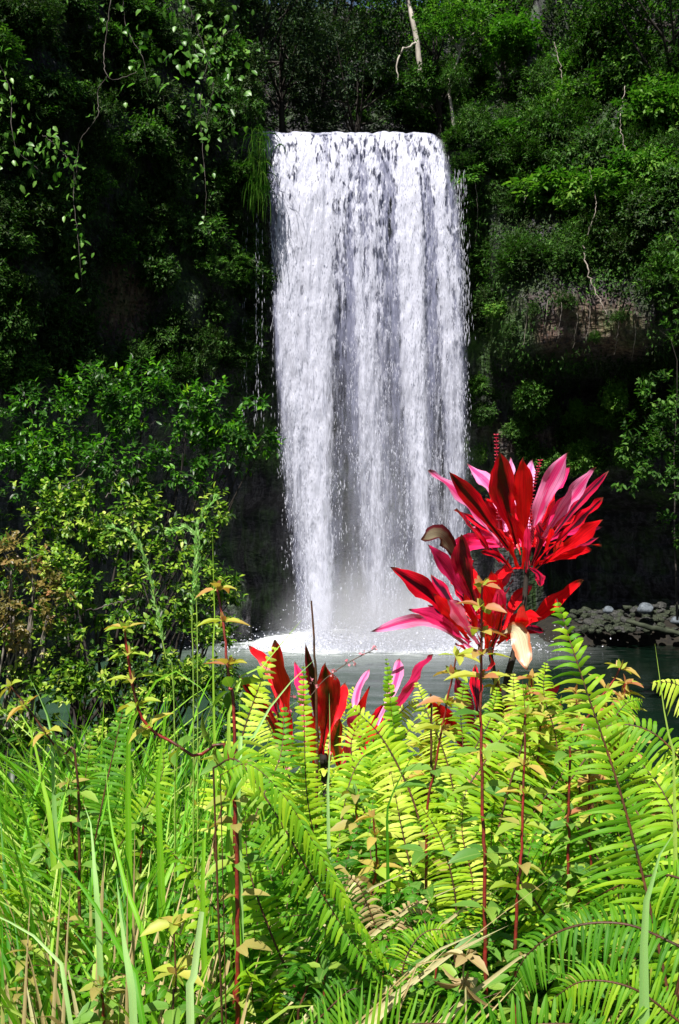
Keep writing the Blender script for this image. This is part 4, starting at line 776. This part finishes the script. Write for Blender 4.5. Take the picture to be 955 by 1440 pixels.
place_plants(fern_proto(61, 'fern_bright'), spots(22, 440, 970, 990, 1120, 4.2, 2.8), .62, 'bright yellow-green fern in the crowd along the top of the bank', 'bright ferns along the top of the bank')
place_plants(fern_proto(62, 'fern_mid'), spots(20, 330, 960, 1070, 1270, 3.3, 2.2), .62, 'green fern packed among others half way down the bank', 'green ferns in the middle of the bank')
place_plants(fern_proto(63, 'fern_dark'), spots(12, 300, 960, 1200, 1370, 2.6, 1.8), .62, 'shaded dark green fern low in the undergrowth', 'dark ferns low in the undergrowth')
place_plants(fern_proto(64, 'fern_mid', 7, .55, .07), spots(5, 0, 300, 1060, 1250, 3.6, 2.4), .55, 'green fern half hidden in the long grass on the left', 'ferns in the long grass')
# ---- grasses
def tuft(seed, nb, L, w, mt, spread=.10, lean=.35, droop=1.3, tip=.6):
    r = np.random.default_rng(seed); mb = MB()
    for k in range(nb):
        a = r.uniform(0, 6.28); h = np.array([math.cos(a), math.sin(a), 0]); b = h*spread*r.random()
        blade(mb, b, h*lean*r.uniform(.2, 1.6)+[0, 0, 1], L*r.uniform(.5, 1.15), w*r.uniform(.5, 1.25), droop*r.uniform(.3, 1.4), 10, side=[math.cos(a+.4), math.sin(a+.4), .3] if r.random() < .5 else None, tone=r.random(), tip=tip, twist=r.normal(0, .9))
    return mb
gl = {'g': ('long green grass tuft on the left of the bank', 'long grass tufts'), 's': ('tuft of dry straw coloured grass at the lower left', 'dry grass tufts')}
def grass_tufts(seed, nb, L, w, mt, sp, label, group, name='grass_tuft', **k):
    me = [tuft(seed+j, nb, L, w, mt, **k).mesh(name, [M[mt]]) for j in range(3)]
    for i, (px, py, d) in enumerate(sp):
        top = P(px, py, d); g = ground_at(top[0], top[1]); s = float(np.clip((top[2]-g)/(L*.85), .4, 2.2)); o = bpy.data.objects.new(name, me[i % 3]); C.objects.link(o); z = min(g, top[2]-s*L*.85)
        o.location = (top[0], top[1], z); o.scale = (s, s, s); o.rotation_euler = (0, 0, i*2.1); tag(o, label, 'grass tuft', group)
grass_tufts(300, 34, .75, .0085, 'grass', spots(54, -10, 340, 975, 1200, 4.2, 2.4), 'long green grass tuft standing tall on the left of the bank', 'tall grass tufts on the left')
grass_tufts(310, 30, .60, .009, 'grass', spots(20, 0, 330, 1150, 1360, 2.6, 1.9), 'green grass tuft low on the left of the bank', 'low grass tufts on the left')
grass_tufts(320, 20, .7, .009, 'grass', spots(12, 340, 950, 1040, 1300, 3.6, 2.2), 'thin green grass tuft poking up between the ferns', 'grass tufts between the ferns')
grass_tufts(330, 40, .46, .007, 'straw', [(r5.uniform(-10, 190), r5.uniform(1260, 1400), r5.uniform(1.55, 2.0)) for _ in range(26)]+[(r5.uniform(150, 420), r5.uniform(1330, 1430), r5.uniform(2.0, 2.4)) for _ in range(4)], 'tuft of dry straw coloured grass in the lower left corner', 'dry grass tufts', droop=1.1, lean=.6)
def big_blade(pts, d0, d1, w, mt, label, tip=.35, face=(0, -1, .3), cut=False, seg=22):
    pp = PP(pts, d0, d1); b = pp[0].copy(); g = ground_at(b[0], b[1]); W = w*.66/F*d0; root = np.array([b[0]+.02, b[1]+.04, min(g, b[2]-.02)])
    c = spline(np.vstack([root, pp])-root, seg); T = tangents(c); s = nrm(np.cross(T, face)); nn = np.cross(s, T); t = np.linspace(0, 1, seg)
    ww = W/2*np.interp(t, [0, .25, .6, 1-tip*.5, 1], [.35, .8, 1, .75, .5 if cut else .02])
    mb = MB()
    V = np.stack([c-s*ww[:, None]+nn*(ww*.3)[:, None], c-s*(ww*.5)[:, None]+nn*(ww*.1)[:, None], c, c+s*(ww*.5)[:, None]+nn*(ww*.1)[:, None], c+s*ww[:, None]+nn*(ww*.3)[:, None]], 1)
    k = np.arange(seg-1)[:, None]*5; st = np.zeros((seg, 5, 3)); st[..., 0] = [-1, -.5, 0, .5, 1]; st[..., 1] = t[:, None]; st[..., 2] = rb.random()
    mb.add(V, f4=np.concatenate([k+[j, j+1, j+6, j+5] for j in range(4)]), st=st); o = obj('reed_grass', mb, M[mt], origin=None); o.location = root
    tag(o, label, 'grass blade'); return o
BL = [([(190, 1470), (178, 1350), (170, 1290), (164, 1235)], 1.5, 1.55, 21, 'grass_pale', 'broad pale blue-green blade standing upright near the bottom left', .3, False),
      ([(268, 1450), (274, 1370), (280, 1310), (284, 1282)], 1.45, 1.45, 21, 'grass_pale', 'pale blade with a cut straw coloured end near the bottom left', .2, True),
      ([(205, 1470), (165, 1330), (110, 1240), (30, 1150)], 1.6, 1.9, 15, 'grass', 'long green blade leaning up to the left edge', .5, False),
      ([(215, 1400), (175, 1240), (155, 1150), (148, 1060)], 1.9, 2.1, 13, 'grass', 'upright green blade behind the broad pale one', .5, False),
      ([(140, 1330), (132, 1210), (128, 1160), (118, 1130)], 2.0, 2.1, 15, 'grass_pale', 'pale blade bending left in the grass at mid height', .4, False),
      ([(322, 1000), (350, 960), (390, 912), (424, 872)], 2.2, 2.3, 13, 'grass', 'bright green blade slanting up to the right over the pool edge', .6, False),
      ([(335, 1110), (350, 1050), (390, 980), (442, 928)], 2.0, 2.1, 15, 'grass_pale', 'pale blade crossing in front of the yellow fern, slanting right', .5, False),
      ([(462, 1170), (462, 1100), (464, 1040), (463, 975)], 2.2, 2.2, 11, 'grass_pale', 'narrow pale blade standing straight between the dark red leaves', .6, False),
      ([(948, 1100), (938, 1030), (930, 970), (921, 905)], 2.0, 2.0, 11, 'grass', 'sharp upright green blade at the right edge over the pool', .6, False),
      ([(905, 1330), (912, 1270), (924, 1210), (952, 1165)], 1.7, 1.7, 24, 'grass_pale', 'broad pale blade bending right near the right edge', .4, False),
      ([(180, 1100), (195, 1000), (235, 945), (275, 960), (305, 1000)], 2.4, 2.3, 13, 'grass', 'green blade arching over to the right behind the red curved stem', .6, False),
      ([(75, 1200), (60, 1100), (40, 1020), (10, 985)], 2.6, 2.7, 13, 'grass', 'green blade curving out at the left edge', .6, False),
      ([(75, 1090), (72, 1030), (60, 990), (40, 950)], 2.6, 2.6, 12, 'grass_pale', 'pale blade leaning left above the grass at the left', .6, False),
      ([(225, 1180), (222, 1100), (232, 1020), (236, 975)], 2.3, 2.3, 16, 'grass', 'upright blade right of the deep green fern', .5, False),
      ([(285, 1250), (295, 1170), (310, 1090), (350, 1040)], 2.1, 2.1, 13, 'grass', 'green blade slanting right below the red curved stem', .6, False),
      ([(335, 1330), (320, 1200), (325, 1130), (330, 1080)], 2.0, 2.1, 17, 'grass', 'wide green blade standing in the middle left of the bank', .4, False),
      ([(545, 1200), (548, 1130), (570, 1080), (600, 1030)], 2.3, 2.3, 10, 'grass', 'thin bright blade slanting right between the pale ferns', .7, False),
      ([(100, 1440), (60, 1330), (0, 1290), (-50, 1270)], 1.7, 1.8, 14, 'grass_pale', 'pale blade lying out low to the left edge', .6, False),
      ([(560, 1430), (640, 1340), (700, 1290), (780, 1230)], 1.8, 1.9, 7, 'straw', 'long dry straw slanting up to the right through the lower middle', .8, False),
      ([(300, 960), (302, 880), (300, 810), (299, 745)], 2.6, 2.6, 8, 'grass', 'tall thin blade rising behind the orange-tipped herb', .8, False)]
for bl in BL: big_blade(bl[0], bl[1], bl[2], bl[3], bl[4], bl[5], bl[6], cut=bl[7])
def seed_grass(pts, d, label, head=.25):
    pp = PP(pts, d); b = pp[0].copy(); b[2] = ground_at(b[0], b[1]); t = thing('seed_grass', label, 'grass stalk', b); c = spline(np.vstack([b, pp])-b, 40); mb = MB(); tube(mb, c, [.003, .0022, .0012], 5); obj('stalk', mb, M['stem_green'], t)
    k0 = int(40*(1-head)); mh = MB(); n = 220; k = rb.integers(k0, 40, n); T = tangents(c)[k]; k2 = np.minimum(k+1, 39); fr_ = rb.random((n, 1)); leaves(mh, c[k]*(1-fr_)+c[k2]*fr_+rb.normal(0, .0015, (n, 3)), nrm(T+rb.normal(0, .35, (n, 3))), rb.normal(size=(n, 3)), .016, .005, LT_FAR); obj('seed_head', mh, M['grass_pale'], t)
seed_grass([(245, 1000), (232, 920), (215, 830), (200, 775), (180, 748), (158, 742)], 2.5, 'tall grass stalk with a nodding seed head bending left', .22)
seed_grass([(272, 980), (270, 880), (274, 800), (282, 760), (262, 742), (240, 748)], 2.6, 'tall grass stalk whose seed head bends back to the left', .2)
seed_grass([(278, 960), (276, 830), (278, 740), (302, 702)], 2.7, 'tallest grass stalk with its seed head pointing right', .18)
for k, (pts, lb) in enumerate([([(445, 990), (443, 930), (440, 880), (438, 845)], 'single bare dark stalk standing in front of the foot of the falls'), ([(607, 1030), (607, 1000), (606, 975)], 'short dark bare stalk in front of the pool')]):
    pp = PP(pts, 3.2); b = pp[0].copy(); b[2] = ground_at(b[0], b[1]); mb = MB(); tube(mb, np.vstack([b, pp])-b, [.006, .006, .005, .003], 6, n=24, wob=.001); o = obj('bare_stalk', mb, M['stem_brown']); o.location = b; tag(o, lb, 'stalk')
# ---- red-stemmed herbs
def herb(pts, d0, d1, whorls, label, group=None, lw=44, mt='herb', tipm='herb_tip', stem='stem_red', sr=4., top=True, r=None, nm='red_stem_herb'):
    r = r or rb; pp = PP(pts, d0, d1); b = pp[0].copy(); b[2] = ground_at(b[0], b[1]); t = thing(nm, label, 'herb', b, group); c = spline(np.vstack([b, pp])-b, 60); w = sr/F*d0
    ms = MB(); tube(ms, c, [w*.75, w*.6, w*.3], 7, wob=.0008); obj('stem', ms, M[stem], t); T = tangents(c); ml = MB(); mt_ = MB()
    zs = c[:, 2]; L = lw/F*d0
    for j, f in enumerate(.22+.78*(1-(1-np.linspace(0, 1, int(whorls*1.5)))**1.35)):
        k = min(59, int(f*59)); TT = T[k]; A = nrm(np.cross(TT, [0.3, 1, .1])); B = np.cross(TT, A); near = f > .84; tgt = mt_ if near else ml
        for q in range(4 if f > .35 else 3):
            a = q*math.pi/2+j*.9+r.normal(0, .25); dr = nrm(A*math.cos(a)+B*math.sin(a)+TT*r.uniform(-.05, .45)+[0, 0, -.12]); s = L*r.uniform(.75, 1.15)*(.55+.45*(1-max(0, f-.86)/.14*.7)); 
            leaves(tgt, (c[k]+dr*w)[None], dr[None], nrm(TT+r.normal(0, .2, 3)+[0, -.25, .2])[None], s, s*.42, LT_HI, curl=r.uniform(1.2, 3.4))
        if near:
            n = 6; dd = nrm(r.normal(size=(n, 3))+TT*.8); leaves(mt_, np.repeat(c[k][None], n, 0), dd, r.normal(size=(n, 3)), L*.35, L*.16, LT_HI)
    obj('leaves', ml, M[mt], t); obj('tip_foliage', mt_, M[tipm], t); return t
herb([(682, 1270), (678, 1130), (676, 1000), (677, 900), (678, 822)], 2.1, 2.15, 11, 'tallest herb on a straight red stem, its yellow top in front of the red plant', sr=5.)
herb([(725, 1330), (733, 1200), (737, 1080), (738, 1005)], 2.05, 2.1, 9, 'herb on a red stem right of the tallest one, with pinkish whorled leaves', sr=5.)
herb([(600, 1190), (612, 1080), (628, 990), (642, 922)], 2.3, 2.3, 8, 'leaning red-stemmed herb with yellow-green leaves over the pool left of the tallest one')
herb([(330, 1060), (322, 960), (316, 890), (306, 828)], 2.2, 2.25, 7, 'herb with an orange tip standing beside the slanting green blade', sr=5.5, mt='herb')
herb([(330, 1120), (270, 1062), (205, 1018), (184, 950), (176, 884)], 2.0, 2.0, 11, 'herb on a thick red stem curving up left, leaves stacked like a pagoda', sr=5.5, mt='herb', lw=40)
herb([(243, 1460), (248, 1390), (244, 1300)], 1.7, 1.7, 5, 'herb with a dark stem and wide leaves at the bottom left', stem='stem_brown', lw=56)
herb([(110, 1100), (85, 1060), (50, 1010), (15, 965)], 2.5, 2.5, 7, 'thin herb leaning out to the left edge with yellowish tips', stem='stem_brown', lw=36)
herb([(832, 1280), (829, 1180), (828, 1060)], 2.3, 2.3, 7, 'red-stemmed herb behind the tall dark-stalked frond', lw=40)
herb([(655, 1440), (650, 1390), (655, 1345)], 1.8, 1.8, 4, 'herb with withered brown leaves in the lower middle', mt='straw', tipm='straw', stem='straw', lw=52)
herb([(800, 1120), (810, 1040), (860, 960), (872, 940)], 2.3, 2.3, 6, 'pink-tipped herb crossing behind the tall right fern frond', lw=40)
herb([(520, 1300), (530, 1220), (525, 1150)], 2.4, 2.4, 6, 'herb with reddish withered leaves between the pale ferns', mt='shrub_red', lw=40)
def herb_copies(seed, n, x0, x1, y0, y1, d0, d1, label, group, **k):
    sp = spots(n, x0, x1, y0, y1, d0, d1); p0 = sp[0]; t = herb([(p0[0]+10, p0[1]+120), (p0[0]+4, p0[1]+60), (p0[0], p0[1])], p0[2], p0[2], 8, label, group, **k); b0 = np.array(t.location); h0 = P(p0[0], p0[1], p0[2])[2]-b0[2]
    for (px, py, d) in sp[1:]:
        top = P(px, py, d); g = ground_at(top[0], top[1]); s = float(np.clip((top[2]-g)/h0, .5, 1.5)); copy_tree(t, (top[0], top[1], min(g, top[2]-s*h0)), rz=rb.uniform(0, 6), sc=s, label=label, group=group)
herb_copies(1, 9, 560, 950, 1010, 1120, 3.6, 2.7, 'leafy herb with pinkish tips rising out of the bright ferns on the right', 'herbs among the bright ferns', lw=42)
herb_copies(4, 10, 540, 900, 950, 1000, 3.6, 3.2, 'thin herb whose yellow-green top stands against the dark pool', 'herbs against the pool', lw=36)
herb_copies(2, 16, 450, 900, 1120, 1380, 2.8, 1.9, 'green leafy herb low among the ferns', 'herbs low among the ferns', lw=46, tipm='herb')
herb_copies(3, 7, -10, 320, 1080, 1400, 3.0, 1.9, 'small leafy herb buried in the left grass', 'herbs in the left grass', lw=34, tipm='herb')
# ---- ground cover nobody could count
n = 16000; r = np.random.default_rng(91); y = 1.2+r.random(n)**.8*6.2; x = r.uniform(-1, 1, n)*(.5+y*.42); z = gz(x, y)+r.random(n)**1.6*.30
mb = MB(); leaves(mb, np.stack([x, y, z], -1), nrm(r.normal(0, 1, (n, 3))+[0, 0, .1]), nrm(r.normal(0, .4, (n, 3))+[0, 0, 1]), r.uniform(.03, .075, n), r.uniform(.015, .035, n), LT_MID, rnd=r.random(n)*.7); obj('ground_cover', mb, M['bush_lime'], kind='stuff')
mb = MB(); n = 2600
for k in range(n):
    yy = 1.3+r.random()*6.0; xx = r.uniform(-1, 1)*(.5+yy*.42)
    blade(mb, (xx, yy, ground_at(xx, yy) if k < 0 else 0), nrm(np.array([r.normal(0, .4), r.normal(0, .4), 1])), r.uniform(.2, .55), .007, r.uniform(.5, 1.8), 6, tone=r.random())
v = np.concatenate(mb.v).reshape(n, -1, 3); b0 = v[:, 1]; v[:, :, 2] += gz(b0[:, 0], b0[:, 1])[:, None]; mb.v = [v.reshape(-1, 3)]
obj('grass', mb, M['grass'], kind='stuff')
n = 14000; y = 6+r.random(n)*8; x = r.uniform(-7, 8, n); z = gz(x, y); kk = z > -.05; x, y, z = x[kk], y[kk], z[kk]; n = len(x)
mb = MB(); leaves(mb, np.stack([x, y, z+r.random(n)*.4], -1), nrm(r.normal(0, 1, (n, 3))), nrm(r.normal(0, .4, (n, 3))+[0, 0, 1]), r.uniform(.06, .14, n), .05, LT_MID, rnd=r.random(n)*.6); obj('bank_cover', mb, M['shrub_gloss'], kind='stuff')
# ============================================================= red ti plants
def ti_leaf(tip, base, wpx, kind, d, sgn, parent, origin, L=.42, mid=None, r=rb, fold=.28, roll=None, prof=None, flip=False):
    b = P(*base, d); tp = P(*tip, d); pr = np.linalg.norm(tp-b); dep = math.sqrt(max(L*L-pr*pr, .0025))*sgn; dep = float(np.clip(dep, -.24, .24))
    pts = [b]
    if mid is not None: pts.append(P(*mid, d+dep*.5))
    else:
        m = (b+tp)/2+np.array([r.normal(0, .008), dep*.42, r.uniform(-.004, .022)]); pts.append(m)
    pts.append(P(*tip, d+dep)); n = 18; c = spline(np.array(pts)-origin, n); T = tangents(c); toc = nrm(nrm(-(c+origin)+[0, 0, CZ])+.75*SUN)
    s = nrm(np.cross(T, toc)); nn = np.cross(s, T); nn = np.where((nn*toc).sum(-1, keepdims=True) < 0, -nn, nn); a = (r.normal(0, .5) if roll is None else roll); s = nrm(s*math.cos(a)+nn*math.sin(a)); nn = np.cross(T, s)*-1
    t = np.linspace(0, 1, n); W = wpx/F*d/2*r.uniform(.78, 1.0); pw = np.interp(t, [0, .10, .28, .5, .66, .82, .93, 1], [.26, .22, .42, .80, 1.0, .74, .38, .02]) if prof is None else np.interp(t, *prof)
    ww = W*pw; u = np.array([-1, -.66, -.33, 0, .33, .66, 1]); ph = r.uniform(0, 6); wav = .24*W*np.sin(t*r.uniform(13, 22)+ph)[:, None]*np.abs(u)[None]**2*np.sign(u+.01)
    f = fold*np.interp(t, [0, .3, 1], [2.6, 1.2, .6])
    rag = 1+.16*fbm(np.stack([t[:, None]*9+0*u[None], np.sign(u)[None]*5+0*t[:, None], 0*t[:, None]+ph+0*u[None]], -1), 3, 6)*np.abs(u)[None]*2.2
    V = c[:, None]+s[:, None]*(ww[:, None]*u[None]*rag)[..., None]+nn[:, None]*((ww*f)[:, None]*(np.abs(u)**1.3)[None]+wav)[..., None]
    mb = MB(); k = np.arange(n-1)[:, None]*7; st = np.zeros((n, 7, 3)); st[..., 0] = u; st[..., 1] = t[:, None]; st[..., 2] = r.random()
    mb.add(V, f4=np.concatenate([k+[j, j+1, j+8, j+7] for j in range(6)]), st=st); o = obj('leaf', mb, CO[kind], parent); return o
def ti_plant(label, origin, trunks, lv, d, seed, extra=(), name='ti_plant'):
    t = thing(name, label, 'ti plant', origin); r = np.random.default_rng(seed)
    for tr in trunks: mb = MB(); tube(mb, PP(tr[0], d+tr[2])-origin, tr[1], 9, n=24, wob=.0015); obj('trunk', mb, M['bark'], t)
    for q in lv: ti_leaf(q[0], q[1], q[2], q[3], d+(q[5] if len(q) > 5 else 0), q[4], t, origin, mid=q[6] if len(q) > 6 else None, r=r, roll=q[7] if len(q) > 7 else None)
    for (cx, cy, dd, n, kinds) in extra:      # leaves round the back of each head
        for k in range(n):
            a = r.uniform(0, math.pi); rad = r.uniform(70, 120); ti_leaf((cx+math.cos(a)*rad, cy-math.sin(a)*rad*.9), (cx+math.cos(a)*12, cy-6), r.uniform(13, 24), kinds[r.integers(0, len(kinds))], d+dd, 1, t, origin, r=r)
    return t
org = P(700, 1050, 3.85); org[2] = ground_at(org[0], org[1])
UP = [((603, 661), (706, 770), 25, 'pink', -1, -.03, (648, 700)), ((632, 663), (716, 772), 28, 'dark', -1, -.02, (672, 712)), ((657, 652), (712, 748), 27, 'pink', 1, 0, (692, 690)), ((703, 636), (727, 765), 38, 'dark', -1, -.02, (709, 700), .0),
      ((718, 643), (738, 730), 17, 'lilac', 1, .03), ((736, 644), (738, 768), 30, 'red', -1, -.05, (737, 700), .1), ((749, 646), (744, 745), 20, 'lilac', 1, .02), ((799, 636), (744, 762), 34, 'pink', -1, .0, (768, 695), .1), ((802, 657), (757, 748), 20, 'magenta', 1, .03),
      ((837, 657), (762, 760), 27, 'pink', -1, .0, (800, 705)), ((856, 662), (766, 768), 17, 'maroon', 1, .02, (812, 710)), ((849, 699), (768, 778), 27, 'dark', -1, .0, (810, 738)), ((848, 731), (768, 790), 29, 'red', -1, -.04, (812, 758)), ((832, 772), (758, 792), 18, 'red', -1, -.02), ((842, 756), (765, 786), 16, 'maroon', 1, 0),
      ((757, 735), (748, 795), 17, 'maroon', -1, -.08), ((718, 722), (735, 800), 18, 'red', -1, -.07), ((700, 742), (728, 800), 18, 'red', -1, -.05), ((742, 738), (740, 805), 15, 'magenta', -1, -.09), ((776, 742), (750, 800), 16, 'red', -1, -.08), ((790, 760), (752, 803), 16, 'dark', -1, -.07),
      ((640, 716), (702, 792), 30, 'dark', -1, .02, (664, 745)), ((668, 735), (715, 800), 22, 'maroon', 1, .04), ((676, 775), (722, 806), 16, 'dark', -1, -.04), ((700, 815), (732, 798), 16, 'red', -1, -.06), ((760, 825), (744, 798), 15, 'maroon', -1, -.06), ((722, 690), (733, 780), 20, 'red', 1, .02), ((780, 690), (752, 770), 22, 'red', 1, .04), ((812, 690), (765, 768), 18, 'magenta', 1, .04), ((690, 700), (722, 775), 18, 'red', 1, .05)]
LO = [((592, 758), (660, 812), 27, 'olive', -1, .05, (622, 755), .2), ((601, 765), (668, 858), 27, 'magenta', -1, -.03, (632, 805)), ((648, 752), (668, 850), 36, 'maroon', -1, .0, (653, 800), .0), ((549, 797), (655, 893), 36, 'dark', -1, -.03, (605, 838), .1), ((606, 808), (652, 885), 25, 'maroon', 1, .02, (628, 840)),
      ((575, 857), (660, 905), 26, 'magenta', -1, -.05, (618, 873)), ((521, 888), (664, 912), 20, 'pink', -1, -.02, (600, 873), .5), ((692, 803), (690, 888), 30, 'red', -1, -.02, (695, 845)), ((716, 783), (698, 880), 24, 'red', 1, .02), ((722, 816), (700, 892), 22, 'maroon', 1, .02), ((748, 822), (706, 895), 20, 'red', 1, .03, (722, 850)),
      ((819, 815), (712, 900), 27, 'red', -1, .03, (768, 858), .2), ((762, 868), (700, 908), 24, 'red', -1, -.02, (728, 872)), ((650, 835), (676, 905), 26, 'red', -1, -.06, (662, 868)), ((668, 860), (684, 912), 24, 'red', -1, -.08), ((708, 850), (692, 910), 22, 'dark', -1, -.06), ((742, 942), (698, 893), 38, 'cream', -1, -.07, (728, 888), -.2),
      ((630, 842), (672, 905), 22, 'pink', -1, -.05, (648, 868)), ((668, 815), (684, 895), 26, 'red', -1, -.05), ((702, 822), (694, 900), 22, 'magenta', -1, -.06), ((655, 800), (676, 885), 22, 'magenta', 1, .02), ((610, 835), (660, 900), 22, 'red', -1, -.01, (632, 862)), ((735, 850), (700, 905), 20, 'red', -1, -.05),
      ((640, 905), (680, 922), 14, 'dark', -1, -.03), ((640, 862), (682, 920), 14, 'maroon', 1, .0), ((720, 865), (692, 918), 15, 'maroon', 1, .0), ((680, 945), (688, 915), 16, 'red', -1, -.07), ((655, 790), (682, 880), 22, 'red', 1, .04), ((700, 835), (688, 905), 18, 'magenta', -1, -.04)]
ti = ti_plant('tall red and pink ti plant with two leafy heads standing before the falls', org, [([(742, 785), (738, 840), (728, 900), (712, 960), (698, 1050)], [.009, .011, .013, .016], .02), ([(688, 900), (693, 940), (702, 990), (700, 1050)], [.008, .010, .014], 0)], UP+LO, 3.85, 41,
    extra=[(738, 775, .05, 22, ['red', 'magenta', 'pink', 'red', 'dark']), (688, 890, .05, 12, ['red', 'maroon', 'dark'])])
mb = MB(); n = 46
M['bead'] = simple('bead', (.45, .02, .05), (.25, .01, .03), 30, .5, .1)
for (a, m_, b, lb) in [((703, 770), (700, 690), (698, 612), 0), ((742, 800), (748, 700), (760, 648), 1), ((745, 795), (744, 772), (750, 742), 2)]:
    mb = MB(); c = PP([a, m_, b], 3.80)-org; c = spline(c, 34); tube(mb, c, .0016, 5)
    for k in range(8, 34):
        for q in range(4):
            aa = q*1.57+k*.8; h = np.array([math.cos(aa), math.sin(aa), .4]); tube(mb, [c[k], c[k]+h*.006, c[k]+h*.010], [.0015, .0026, .0008], 5)
    obj('flower_spike', mb, M['bead'], ti)
org2 = P(455, 1120, 3.6); org2[2] = ground_at(org2[0], org2[1])
L2 = [((349, 908), (412, 1040), 24, 'red', 1, .1, (378, 940)), ((386, 900), (412, 1045), 30, 'red', -1, 0, (398, 960)), ((458, 934), (452, 1060), 38, 'dark', -1, 0, (462, 985), .0), ((486, 960), (462, 1070), 24, 'red', 1, 0), ((609, 920), (548, 1010), 19, 'magenta', -1, 0, (585, 950), .3), ((562, 926), (530, 1020), 26, 'pink', 1, 0, (556, 960)),
      ((506, 996), (484, 1078), 36, 'magenta', -1, -.1, (500, 1030)), ((478, 1010), (480, 1085), 26, 'dark', -1, -.05), ((540, 990), (498, 1080), 26, 'dark', 1, 0), ((592, 950), (520, 1050), 15, 'magenta', -1, -.05, (560, 990)), ((430, 905), (448, 1040), 15, 'maroon', -1, 0, (440, 970)), ((335, 950), (415, 1060), 16, 'dark', -1, 0, (370, 995)), ((520, 965), (475, 1070), 16, 'red', -1, -.05), ((415, 930), (430, 1050), 16, 'magenta', 1, 0), ((385, 960), (410, 1060), 28, 'maroon', 1, .02), ((372, 1000), (425, 1075), 24, 'dark', -1, 0), ((430, 990), (440, 1080), 26, 'red', -1, .02), ((520, 940), (500, 1050), 18, 'pink', 1, 0)]
ti_plant('low dark red and magenta ti plant half hidden by the ferns left of centre', org2, [([(455, 1060), (460, 1120)], [.014, .016], 0)], [(*q[:5], q[5], *(q[6:] if len(q) > 6 else [])) for q in L2], 3.6, 43)
org3 = P(660, 1120, 4.3); org3[2] = ground_at(org3[0], org3[1])
L3 = [((600, 985), (665, 1060), 28, 'red', -1, 0), ((640, 950), (672, 1050), 26, 'magenta', -1, 0), ((700, 960), (680, 1050), 26, 'red', -1, 0), ((735, 985), (690, 1055), 24, 'magenta', 1, 0), ((625, 1020), (665, 1075), 26, 'maroon', -1, 0), ((760, 1010), (700, 1065), 24, 'dark', -1, 0), ((790, 960), (710, 1060), 20, 'red', 1, 0), ((668, 935), (678, 1040), 22, 'dark', 1, 0), ((780, 1000), (715, 1065), 20, 'red', -1, 0)]
ti_plant('small red ti plant buried in the ferns under the tall one', org3, [([(680, 1050), (672, 1120)], [.014, .016], 0)], L3, 4.3, 44)
# pink blossom sprig
pp = PP([(400, 1060), (440, 975), (480, 938), (528, 912)], 3.0, 3.1); b = pp[0].copy(); b[2] = ground_at(b[0], b[1]); t = thing('blossom_sprig', 'thin sprig with tiny pink flowers above the dark red leaves', 'flower sprig', b)
c = spline(np.vstack([b, pp])-b, 50); mb = MB(); tube(mb, c, [.003, .002, .0012], 5)
M['petal'] = foliage('petal', [(0, (.75, .18, .28)), (1, (.85, .40, .45))], trans=.4, tint=(1, .9, .9), rough=.6, nvar=.1)
ml = MB()
for k in range(30, 50):
    s = rb.normal(0, 1, 3); s = nrm(s)*rb.uniform(.01, .03); tube(mb, [c[k], c[k]+s], .0009, 4, n=3)
    if rb.random() < .75: n = 6; q = c[k]+s+rb.normal(0, .003, (n, 3)); leaves(ml, q, nrm(rb.normal(size=(n, 3))), rb.normal(size=(n, 3)), .010, .008, LT_FAR)
obj('stem', mb, M['stem_brown'], t); obj('blossom', ml, M['petal'], t)
